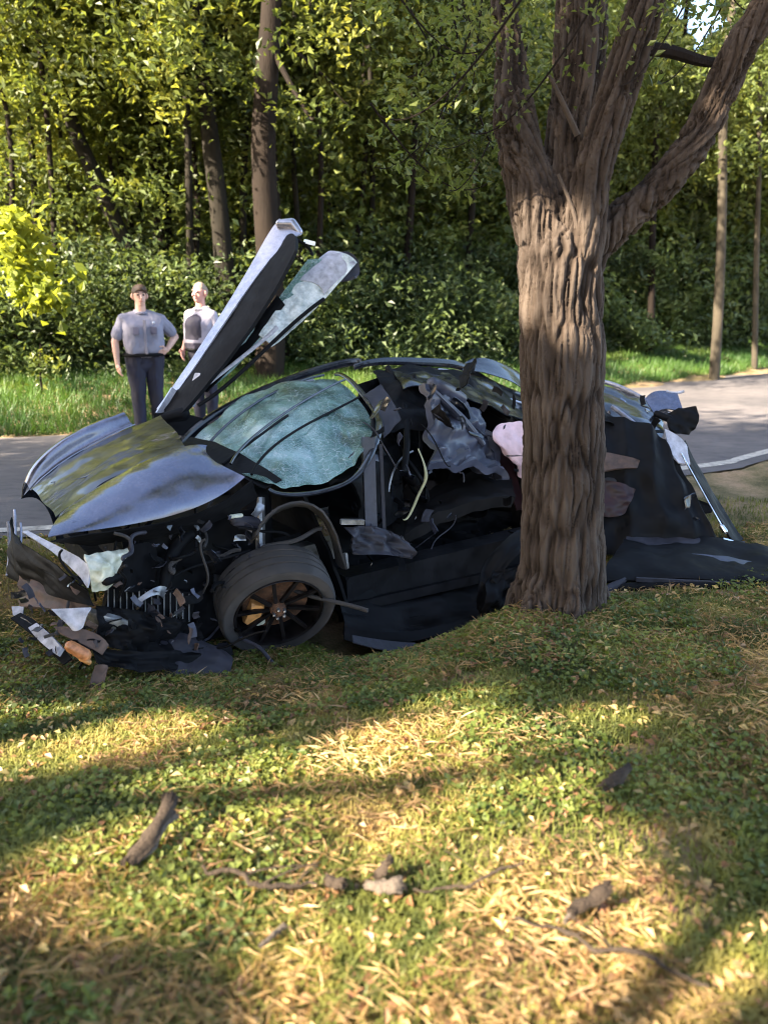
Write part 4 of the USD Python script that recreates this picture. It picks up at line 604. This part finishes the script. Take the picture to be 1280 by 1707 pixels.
D('panel_tip', shell([C((556, 424, -.86), (580, 420, -.84), (598, 436, -.8)), C((552, 448, -.82), (578, 448, -.8), (598, 456, -.78)), C((556, 470, -.76), (576, 468, -.75), (592, 462, -.74))], .02, (12, 12), .01), 'under_plastic')
D('window_rail', tube(C((322, 662, -.78), (372, 620, -.77), (425, 578, -.76), (462, 545, -.75)), [.010, .012, .014, .016], 10), 'primer', 'white lower rail of the raised door window'); D('window_frame', tube(C((330, 676, -.72), (400, 622, -.70), (470, 556, -.70), (540, 498, -.72)), .014, 9), 'black_plastic')
D('inner_trim', shell([C((330, 650, -.86), (395, 575, -.86), (462, 492, -.86)), C((345, 652, -.8), (412, 585, -.8), (475, 508, -.82))], .012, (24, 10), .02, 9, 44), 'black_plastic')
D('hinge_arm', box_at(c(264, 690, -.92), c(290, 648, -.93), .02, .04), 'silver_trim'); D('hinge_arm', box_at(c(316, 676, -.8), c(333, 624, -.86), .05, .05), 'primer'); D('hinge', chain(C((270, 700, -.85), (305, 690, -.78)), [.05, .05], 12), 'black_plastic')
A('hinge_post', shell([C((255, 690, -.85), (300, 690, -.8), (345, 700, -.72)), C((262, 715, -.8), (300, 725, -.75), (350, 735, -.66))], .02, (14, 8), .03, 9, 45), 'black_plastic')
A('far_mirror', chain(C((505, 640, -.8), (520, 636, -.8)), [.02, .025], 10), 'silver_trim')

# rear, bent round behind the tree
def R(*p): return [at(a, b, Y) for a, b, Y in p]
A('engine_cover', shell([R((870, 660, 7.0), (950, 650, 7.0), (1030, 650, 6.9), (1100, 690, 6.7)), R((880, 690, 6.5), (950, 690, 6.5), (1030, 690, 6.45), (1105, 720, 6.35)), R((890, 730, 6.1), (950, 730, 6.1), (1020, 728, 6.1), (1090, 750, 6.0))], .012, (30, 24), .05, 4, 51), 'black_gloss', 'buckled black engine cover')
A('rear_spoiler', tube(R((1000, 636, 7.0), (1040, 648, 6.9), (1085, 672, 6.75), (1120, 690, 6.65)), [.02, .02, .02, .015], 9), 'silver_trim'); A('rear_strut', tube(R((1020, 678, 6.3), (1050, 700, 6.2), (1085, 730, 6.1)), [.022, .018, .012], 9), 'silver_trim'); A('rear_strut', tube(R((1028, 715, 6.1), (1060, 732, 6.05), (1095, 738, 6.0)), .012, 9), 'steel')
A('rear_panel', shell([R((1075, 665, 6.7), (1095, 652, 6.75), (1128, 655, 6.75)), R((1090, 690, 6.55), (1112, 682, 6.6), (1140, 690, 6.55))], .012, (12, 8), .012), 'paint', 'blue black corner of the tail')
A('tail_edge', tube(R((1110, 652, 6.75), (1125, 655, 6.75), (1140, 652, 6.75)), .012, 8), 'primer'); A('tail_light', shell([R((1112, 690, 6.5), (1136, 684, 6.5), (1160, 680, 6.48)), R((1112, 706, 6.45), (1138, 706, 6.42), (1162, 704, 6.42)), R((1118, 722, 6.4), (1136, 722, 6.4), (1150, 716, 6.42))], .05, (18, 14), .06, 10, 57), 'black_plastic', 'dark tail lamp cluster')
A('rear_mount', chain(R((1095, 690, 6.5), (1115, 698, 6.45)), [.03, .03], 12), 'black_plastic')
A('quarter_panel', shell([R((1000, 690, 5.95), (1060, 705, 5.9), (1105, 735, 5.8), (1135, 765, 5.75)), R((1000, 760, 5.7), (1070, 770, 5.65), (1130, 790, 5.6), (1165, 820, 5.55)), R((1000, 840, 5.5), (1080, 845, 5.45), (1150, 855, 5.4), (1195, 880, 5.35)), R((1000, 925, 5.35), (1080, 925, 5.3), (1160, 925, 5.3), (1212, 925, 5.25))], .01, (54, 54), .13, 2.4, 52, folds=((.03, 4.3, .1),)), 'black_plastic', 'dark torn rear side')
ge = np.random.default_rng(77)
for q in range(12):
    px = ge.uniform(1010, 1180); py = ge.uniform(max(700, 700 + (px - 1080) * 1.6), 900); p = at(px, py, 6.0 - (py - 690) * .0028 + ge.uniform(-.08, .05)); d = unit(np.array([.5, -.2, -.8]) + ge.normal(0, .5, 3)); e = unit(np.cross(d, ge.normal(size=3) + [0, -1, .3])); k = ge.uniform(.06, .17)
    A('rear_sheet', shell([[p - d * k - e * k * .4, p - e * k * .5, p + d * k - e * k * .15], [p - d * k * .7 + e * k * .5, p + e * k * .4, p + d * k * .9 + e * k * .3]], .005, (12, 10), .10, 7, 700 + q), ['black_gloss', 'black_plastic', 'black_gloss', 'seat_black', 'under_plastic'][q % 5])
A('light_plate', shell([R((1108, 715, 5.85), (1132, 728, 5.82), (1145, 745, 5.8)), R((1116, 750, 5.75), (1132, 758, 5.75), (1148, 765, 5.74)), R((1130, 772, 5.7), (1140, 774, 5.7), (1150, 775, 5.7))], .012, (12, 10), .012, 9, 53), 'tan_trim' if False else 'primer', 'light beige grey plate on the torn rear edge')
A('trim_strip', tube(R((1135, 755, 5.74), (1160, 800, 5.6), (1185, 845, 5.45), (1207, 884, 5.33)), [.006, .007, .006, .007], 9), 'chrome', 'bright thin trim strip down the torn rear edge'); A('trim_clip', chain(R((1203, 878, 5.33), (1209, 886, 5.31)), [.018, .018], 10), 'chrome')
A('rear_edge', shell([R((1140, 735, 5.95), (1175, 800, 5.8), (1212, 860, 5.65), (1238, 900, 5.5)), R((1135, 752, 5.8), (1166, 808, 5.65), (1200, 868, 5.5), (1225, 905, 5.4))], .015, (26, 8), .02, 8, 54), 'black_plastic')
A('tan_rail', shell([R((1000, 755, 5.64), (1030, 757, 5.63), (1066, 768, 5.6)), R((1000, 786, 5.56), (1030, 782, 5.57), (1062, 780, 5.58))], .03, (16, 8), .05, 9, 56), 'tan_trim', 'tan brown rail beside the tree trunk'); A('red_lining', shell([R((1000, 800, 5.52), (1030, 805, 5.52), (1060, 815, 5.5)), R((1000, 860, 5.4), (1030, 862, 5.4), (1046, 850, 5.42))], .012, (20, 16), .10, 8, 55), 'red_trim')
for q in range(14):
    p = at(gb.uniform(1005, 1110), gb.uniform(665, 745), gb.uniform(5.85, 6.3)); d = unit(gb.normal(size=3)); e = unit(np.cross(d, gb.normal(size=3))); s = gb.uniform(.02, .06)
    A('rear_shard', shell([[p - d * s - e * s * .4, p - e * s * .5, p + d * s - e * s * .3], [p - d * s + e * s * .4, p + e * s * .3, p + d * s * .8 + e * s * .5]], .005, (7, 6), .02, 14, 500 + q), gb.choice(['black_plastic', 'paint', 'paint', 'under_plastic', 'silver_trim']))
A('rear_tub', box_at(loc(-1.1, -.1, .4), loc(-2.1, -.1, .45), 1.2, .55), 'black_plastic')

# pieces torn off and lying on the grass
tp = R((1040, 905, 5.32), (1160, 903, 5.32), (1250, 915, 5.32), (1400, 935, 5.32)); dr = thing('torn_door', 'torn off black car door lying flat on the grass right of the big tree', 'car door', None, tp[0] * [1, 1, 0])
def DD(name, mesh, m, label=None): add(name, group_at(dr, mesh), m, dr, label)
DD('door_skin', shell([tp, R((1030, 925, 5.05), (1150, 925, 5.05), (1260, 938, 5.05), (1410, 955, 5.05)), R((1012, 950, 4.82), (1150, 948, 4.82), (1270, 960, 4.82), (1420, 975, 4.82)), R((1008, 972, 4.70), (1150, 968, 4.70), (1280, 978, 4.70), (1420, 990, 4.70))], .05, (44, 30), .07, 4, 61), 'black_plastic')
DD('lower_rail', tube(R((1002, 985, 4.68), (1060, 978, 4.66), (1150, 976, 4.66), (1280, 982, 4.66), (1420, 996, 4.66)), [.03, .028, .028, .028, .028], 10), 'black_plastic'); DD('rail_highlight', box_at(at(1060, 966, 4.66), at(1420, 983, 4.66), .02, .025), 'under_plastic')
DD('door_trim', tube(R((1205, 898, 5.3), (1240, 912, 5.3), (1290, 934, 5.28), (1400, 960, 5.25)), [.008, .011, .011, .010], 9), 'chrome', 'bright trim strip along the door'); DD('armrest', shell([R((1110, 925, 5.0), (1180, 928, 5.0), (1250, 940, 5.0)), R((1105, 940, 4.9), (1180, 944, 4.9), (1255, 954, 4.9))], .03, (20, 8), .03, 8, 65), 'seat_grey'); DD('handle_pocket', tube(R((1060, 934, 4.98), (1085, 930, 5.0), (1110, 934, 4.98)), .014, 8), 'steel'); DD('door_seam', tube(R((1020, 950, 4.84), (1150, 950, 4.84), (1270, 960, 4.84), (1400, 975, 4.84)), .008, 6), 'under_plastic'); DD('door_lip', shell([R((1044, 899, 5.34), (1160, 897, 5.34), (1240, 906, 5.34)), R((1038, 920, 5.14), (1150, 922, 5.14), (1235, 930, 5.14))], .02, (24, 8), .03, 6, 64), 'under_plastic', 'dull grey inner lip of the torn door'); DD('latch', chain(R((1006, 988, 4.64), (1022, 978, 4.66), (1040, 966, 4.7)), [.035, .03, .02], 12), 'under_plastic', 'crumpled grey latch end')
def debris(name, label, cat, mesh, m, group=None):
    v, f = arr(mesh); o = np.array([v[:, 0].mean(), v[:, 1].mean(), v[:, 2].min()]); t = add(name, (v - o, f), m, None, label, cat, group); t.AddTranslateOp().Set(Gf.Vec3d(*map(float, o))); return t
debris('undertray', 'curved grey piece of undertray lying on the grass in front of the wheel', 'car part', shell([R((258, 1085, 3.78), (290, 1062, 3.84), (335, 1068, 3.86), (385, 1098, 3.82)), R((262, 1112, 3.70), (300, 1092, 3.74), (345, 1098, 3.76), (386, 1112, 3.74)), R((285, 1138, 3.62), (310, 1136, 3.64), (345, 1130, 3.66), (376, 1124, 3.68))], .008, (24, 18), .04, 7, 62), 'under_plastic')
sp = debris('bumper_strip', 'long torn dark strip of bumper lying at the left edge of the wreck', 'car part', shell([R((18, 1030, 3.72), (55, 1060, 3.62), (105, 1108, 3.48)), R((34, 1022, 3.76), (75, 1048, 3.66), (120, 1098, 3.5))], .012, (26, 8), .012, 7, 63), 'black_plastic')
debris('reflector', 'bright white broken lamp cover on the torn bumper strip', 'car part', shell([R((48, 1048, 3.62), (70, 1072, 3.55), (98, 1094, 3.47)), R((62, 1040, 3.64), (84, 1058, 3.57), (106, 1082, 3.49))], .02, (14, 8), .006), 'primer')
debris('plastic_shard', 'small white shard at the left edge above the torn bumper strip', 'car part', shell([R((20, 1012, 3.9), (40, 1010, 3.9)), R((22, 1026, 3.86), (38, 1024, 3.86))], .01, (6, 6), .01), 'primer')
debris('plastic_shard', 'brown crumpled bit of trim beside the torn bumper strip', 'car part', shell([R((60, 985, 3.95), (95, 992, 3.92)), R((55, 1015, 3.85), (100, 1012, 3.86))], .008, (10, 10), .05, 12, 5), 'tan_trim')
# bark slabs, sticks and scraps on the grass
def stick(name, label, cat, pts, r, m, flat=.6):
    P = np.array([onz(a, b, ground(*onz(a, b, .05)[:2])[0] + z + .02) for a, b, z in pts]); k = len(name) + len(label) * 3; R0 = np.broadcast_to(np.asarray(r, float), (len(P),))
    if 'slab' in name or 'chip' in name:                               # splintered flat piece
        S = spline(P, 9); R1 = np.maximum(np.interp(np.linspace(0, 1, 9), np.linspace(0, 1, len(P)), R0), .6 * R0.max()); d = unit(S[-1] - S[0]); w = unit(np.cross(d, [0, -.6, 1.])); jr = np.random.default_rng(k).normal(0, .25, (9, 2))
        return debris(name, label, cat, shell([S - w * (R1 * (1 + jr[:, 0]))[:, None] + [0, 0, -.006], S + [0, 0, .012], S + w * (R1 * (1 + jr[:, 1]))[:, None]], .014, (30, 9), .016, 26, k, .003), m)
    n = 10 * len(P); S = spline(P, n); S = S + (meshkit.noise(np.linspace(0, 9, n)[:, None] * [1, 0, 0] + k, k)[:, None] - .5) * [.03, .03, .012] + np.random.default_rng(k).normal(0, .0012, (n, 3)); R1 = np.interp(np.linspace(0, 1, n), np.linspace(0, 1, len(P)), R0) * (.7 + .6 * meshkit.noise(np.linspace(0, 14, n)[:, None] * [1, 0, 0] + k * 2, 3)); R1 = np.maximum(R1, .35 * R0.max())
    ms = [tube(S, R1, 8, curve=False)]
    if 'branch' in name:
        for q in (n // 3, n // 2, 3 * n // 4): e = np.random.default_rng(k + q).normal(0, 1, 3) * [.09, .09, .02] + [0, 0, .03]; ms.append(tube([S[q], S[q] + e * .5 + [0, 0, .01], S[q] + e], [R1[q] * .5, R1[q] * .35, .0015], 6))
    return debris(name, label, cat, join(*ms), m)
stick('bark_slab', 'dark slab of bark standing up in the grass at left', 'bark', ((215, 1442, .03), (240, 1412, .06), (268, 1370, .10), (285, 1330, .13)), [0.0130, 0.0230, 0.0216, 0.0130], 'bark_slab')
stick('bark_slab', 'pale split slab of wood leaning beside the dark bark at left', 'wood', ((226, 1440, .025), (252, 1410, .05), (288, 1360, .09)), [0.0058, 0.0086, 0.0058], 'dead_wood')
stick('bark_slab', 'dark piece of bark pointing up right in the lit grass at right', 'bark', ((950, 1525, .03), (985, 1500, .05), (1015, 1478, .07)), [0.0086, 0.0144, 0.0086], 'bark_slab'); stick('stick', 'pale split stick beside the dark bark at right', 'stick', ((940, 1535, .025), (958, 1518, .035), (990, 1490, .05)), [0.0043, 0.0072, 0.0043], 'dead_wood')
stick('fallen_branch', 'long dark thin branch lying across the grass', 'branch', ((330, 1450, .04), (400, 1462, .05), (470, 1478, .04), (530, 1470, .05)), [0.0039, 0.0069, 0.0058, 0.0029], 'bark_slab')
stick('fallen_branch', 'thin brown branch lying in the lit grass right of the pale wood chip', 'branch', ((690, 1482, .03), (760, 1478, .04), (840, 1450, .05), (870, 1440, .05)), [0.0029, 0.0044, 0.0039, 0.0020], 'bark_slab')
stick('fallen_branch', 'dark branch slanting down to the right through the lower right grass', 'branch', ((860, 1530, .03), (960, 1562, .035), (1080, 1600, .03), (1180, 1650, .03)), [0.0034, 0.0058, 0.0058, 0.0034], 'bark_slab')
stick('wood_chip', 'pale tan wood chip in the middle of the lit grass', 'wood', ((610, 1478, .03), (640, 1480, .045), (668, 1474, .04)), [0.0086, 0.0158, 0.0086], 'dead_wood'); stick('wood_chip', 'dark brown bit of wood sticking up behind the pale wood chip', 'wood', ((628, 1465, .03), (642, 1450, .06), (650, 1436, .09)), [0.0086, 0.0101, 0.0043], 'bark_slab')
stick('wood_chip', 'dark grey piece of wood at the edge of the shade right of centre', 'wood', ((1000, 1318, .03), (1025, 1300, .05), (1050, 1280, .06)), [0.0101, 0.0158, 0.0101], 'bark_slab')
stick('wood_chip', 'small dark chip left of the pale tan wood chip', 'wood', ((545, 1470, .03), (575, 1478, .04)), [0.0086, 0.0086], 'bark_slab'); stick('twig', 'short pale twig lying below the dark fallen branch', 'twig', ((440, 1572, .03), (460, 1555, .04), (475, 1545, .03)), .005, 'dead_wood')

# ------------------------------------------------------------------ the two persons at the far edge of the road
def hand(base, d, side, palm, curl=.5, s=1.):
    """palm and five fingers; d points along the hand, palm is the palm's normal, side the thumb's side"""
    d, palm, side = unit(d), unit(palm), unit(side); out = [chain([base, base + d * .045 * s + side * .018 * s], [.024 * s, .024 * s], 8), chain([base, base + d * .05 * s - side * .02 * s], [.024 * s, .022 * s], 8)]
    for k, ln in enumerate((.072, .08, .074, .058)):
        r = base + d * .07 * s + side * (.030 - .020 * k) * s; m = r + (d + palm * curl * .4) * ln * .5 * s; e = m + unit(d + palm * curl * 1.6) * ln * .5 * s
        out += [chain([base + d * .04 * s + side * (.024 - .016 * k) * s, r, m, e], [.014 * s, .0105 * s, .0095 * s, .008 * s], 8)]
    r = base + d * .02 * s + side * .026 * s; out.append(chain([r, r + (d * .5 + side) * .035 * s, r + (d * 1.2 + side * .9) * .055 * s], [.014 * s, .011 * s, .009 * s], 8)); return out
def person(label, px, py_top, Y, height, yaw, build, skin, hair, shirt, trousers, arms, kind, vest=None):
    top = at(px, py_top, Y); gz = max(ground(top[0], top[1])[0], 0.0); b = np.array([top[0], top[1], gz]); H = height / 1.75; t = thing('person', label, 'person', None, b); w = build
    ca, sa = math.cos(yaw), math.sin(yaw); Rz = np.array([[ca, -sa, 0], [sa, ca, 0], [0, 0, 1]])
    J = lambda x, y, z: Rz @ (np.array([x, y, z]) * H)                # x to the picture's right, -y towards the camera
    def P(name, man, m, edge=.014, it=10, parent=None): 
        tmx = smooth_body(man, edge, it)
        if name in ('shirt', 'trousers', 'vest'): vv = np.asarray(tmx.vertices); tmx.vertices = vv + np.asarray(tmx.vertex_normals) * ((meshkit.fbm(vv * [11, 11, 7] + H * 9, 3, 4) - .5) * .034)[:, None]
        return add(name, tmx, m, parent or t, smooth=True).GetPath().pathString
    U = lambda *m: m3.Manifold.batch_boolean(list(m), m3.OpType.Add)
    hy = J(0, 0, 1.64)
    head = [m3.Manifold.batch_hull([ball(J(0, .012, 1.672), .078 * H, 18), ball(J(0, -.02, 1.60), .058 * H, 16), ball(J(0, -.045, 1.565), .034 * H, 12), ball(J(0, .035, 1.645), .078 * H, 16)]),
            chain([J(0, .012, 1.60), J(0, .015, 1.44)], [.054 * H, .062 * H], 14), chain([J(0, -.088, 1.655), J(0, -.112, 1.618), J(0, -.092, 1.612)], [.010 * H, .014 * H, .013 * H], 8)]
    for s in (-1, 1): head.append(m3.Manifold.batch_hull([ball(J(s * .080, .015, 1.66), .014 * H, 8), ball(J(s * .084, .022, 1.635), .018 * H, 8), ball(J(s * .078, .012, 1.61), .010 * H, 8)]))
    torso = [chain([J(-.07 * w, .02, .98), J(0, .02, 1.18), J(-.08 * w, .02, 1.36)], [.09 * H, .10 * H, .07 * H], 16), chain([J(.07 * w, .02, .98), J(0, .02, 1.18), J(.08 * w, .02, 1.36)], [.09 * H, .10 * H, .07 * H], 16)]
    armsm, sleeves = [], []
    for s, (el, wr, hd, side, palm) in zip((-1, 1), arms):
        sh, E, Wr = J(s * .182 * w, .01, 1.375), J(*el), J(*wr); armsm.append(chain([sh, E], [.052 * H, .042 * H], 12)); armsm.append(chain([E, E * .55 + Wr * .45, Wr], [.043 * H, .040 * H, .027 * H], 12)); armsm += hand(Wr, Rz @ np.array(hd), Rz @ np.array(side), Rz @ np.array(palm), .5, H)
        cuff = sh * .28 + E * .72; sleeves.append(chain([J(s * .12 * w, .01, 1.385), sh, cuff], [.07 * H, .07 * H, .066 * H], 14))
    body = P('body', U(*head, *torso, *armsm, chain([J(-.09, 0, .95), J(-.10, 0, .5), J(-.10, .01, .1)], [.075 * H, .055 * H, .04 * H], 12), chain([J(.09, 0, .95), J(.10, 0, .5), J(.10, .01, .1)], [.075 * H, .055 * H, .04 * H], 12)), skin, .011, 6)
    for s in (-1, 1):
        add('eye', ball(J(s * .031, -.070, 1.652), .0115 * H, 12), 'eye', body); add('eyebrow', tube([J(s * .016, -.082, 1.674), J(s * .032, -.081, 1.679), J(s * .05, -.066, 1.674)], .005 * H, 6), hair, body)
    add('mouth', tube([J(-.025, -.074, 1.582), J(0, -.083, 1.580), J(.025, -.074, 1.582)], [.003, .007, .003], 6), 'lip', body)
    sh_body = m3.Manifold.batch_hull([ball(J(s * .165 * w, .01, 1.365), .072 * H, 14) for s in (-1, 1)] + [ball(J(s * .09 * w, -.03, 1.26), .125 * H, 14) for s in (-1, 1)] + [ball(J(s * .06, .02, 1.435), .055 * H, 12) for s in (-1, 1)]) + m3.Manifold.batch_hull([ball(J(s * .09 * w, -.03 * w, 1.26), .125 * H, 14) for s in (-1, 1)] + [ball(J(s * .09 * w, -.045 * w, 1.08), .125 * H, 14) for s in (-1, 1)] + [ball(J(s * .085 * w, .0, .975), .105 * H, 12) for s in (-1, 1)])
    shirtp = P('shirt', U(sh_body, *sleeves), shirt, .014, 8)
    add('collar', tube([J(.066 * math.cos(a), .012 + .066 * math.sin(a), 1.475 - .022 * (math.sin(a) < -.2)) for a in np.linspace(0, 6.283, 19)], .016 * H, 8, 50), shirt, shirtp)
    if kind == 'pockets':
        for s in (-1, 1): add('pocket', box_at(J(s * .085 * w, -.172 * (.6 + .4 * w), 1.30), J(s * .085 * w, -.170 * (.6 + .4 * w), 1.22), .065, .018, (0, 1, 0)), 'shirt_dark', shirtp)
        add('placket', box_at(J(0, -.166 * (.6 + .4 * w), 1.38), J(0, -.158 * (.6 + .4 * w), 1.0), .03, .016, (0, 1, 0)), shirt, shirtp)
        add('badge', ball(J(.10, -.175, 1.345), .018, 8), 'alloy', shirtp)
    if vest: P('vest', m3.Manifold.batch_hull([ball(J(s * .055, -.055, 1.27), .115 * H, 14) for s in (-1, 1)] + [ball(J(s * .085, -.045, 1.05), .118 * H, 14) for s in (-1, 1)] + [ball(J(0, -.075, 1.33), .075, 12)]), vest, .014, 6)
    legs = [chain([J(s * .088 * w, 0, .97), J(s * .10, -.005, .50), J(s * .105, .012, .10)], [.115 * H * w ** .5, .082 * H, .066 * H], 14) for s in (-1, 1)]
    P('trousers', U(m3.Manifold.batch_hull([ball(J(s * .09 * w, 0, 1.0), .108 * H, 14) for s in (-1, 1)] + [ball(J(s * .085 * w, 0, .88), .112 * H, 14) for s in (-1, 1)]), *legs), trousers, .015, 8)
    bt = [J((.09 * w + .128) * math.cos(a), .146 * math.sin(a) * w ** .5 - .008, .985) for a in np.linspace(0, 6.283, 25)]; add('belt', tube(bt, .02 * H, 8, 60), 'black_plastic', t)
    for s in (-1, 1): add('shoe', smooth_body(m3.Manifold.batch_hull([ball(J(s * .105, .03, .045), .045, 10), ball(J(s * .115, -.13, .035), .038, 10), ball(J(s * .105, .02, .08), .04, 10)]), .02, 4), 'black_plastic', t, smooth=True)
    hs = .93 if vest else 1.
    hr = m3.Manifold.batch_hull([ball(J(0, .018, 1.688), .085 * H * hs, 18), ball(J(0, .05, 1.64 if not vest else 1.66), .084 * H * hs, 14), ball(J(.012, -.02 if not vest else .01, 1.705), .07 * H * hs, 14)]) - m3.Manifold.batch_hull([ball(J(s * .06, -.085, 1.63), .062 * H, 14) for s in (-1, 1)] + [ball(J(0, -.07, 1.56), .09 * H, 14), ball(J(0, -.11, 1.675), .045 * H, 12)]) - m3.Manifold.cube([1, 1, .3], True).translate([0, 0, float((1.585 - .15) * H)])
    P('hair', hr, hair, .012, 3, body)
    return t
person('stout person in lavender grey short sleeved shirt and navy trousers standing by the road', 232, 483, 9.35, 1.72, .45, 1.16, 'skin', 'hair_brown', 'shirt_lavender', 'navy',
       (((-.315, .0, 1.14), (-.315, -.05, .89), (.05, -.15, -1), (.2, -1, 0), (1, .2, 0)), ((.385, .08, 1.17), (.245, -.09, 1.03), (-1, -.5, -.3), (-.2, -.4, 1), (0, 1, -.2))), 'pockets')
person('slim person in white shirt with dark vest standing beside the raised car door', 331, 475, 9.9, 1.75, -.5, .92, 'skin_red', 'hair_fair', 'shirt_white', 'navy',
       (((-.25, .05, 1.14), (-.20, -.12, .96), (.3, -.5, -.6), (0, -.6, .8), (1, 0, .2)), ((.25, .05, 1.14), (.20, -.12, .96), (-.3, -.5, -.6), (0, -.6, .8), (-1, 0, .2))), 'vest', 'vest')
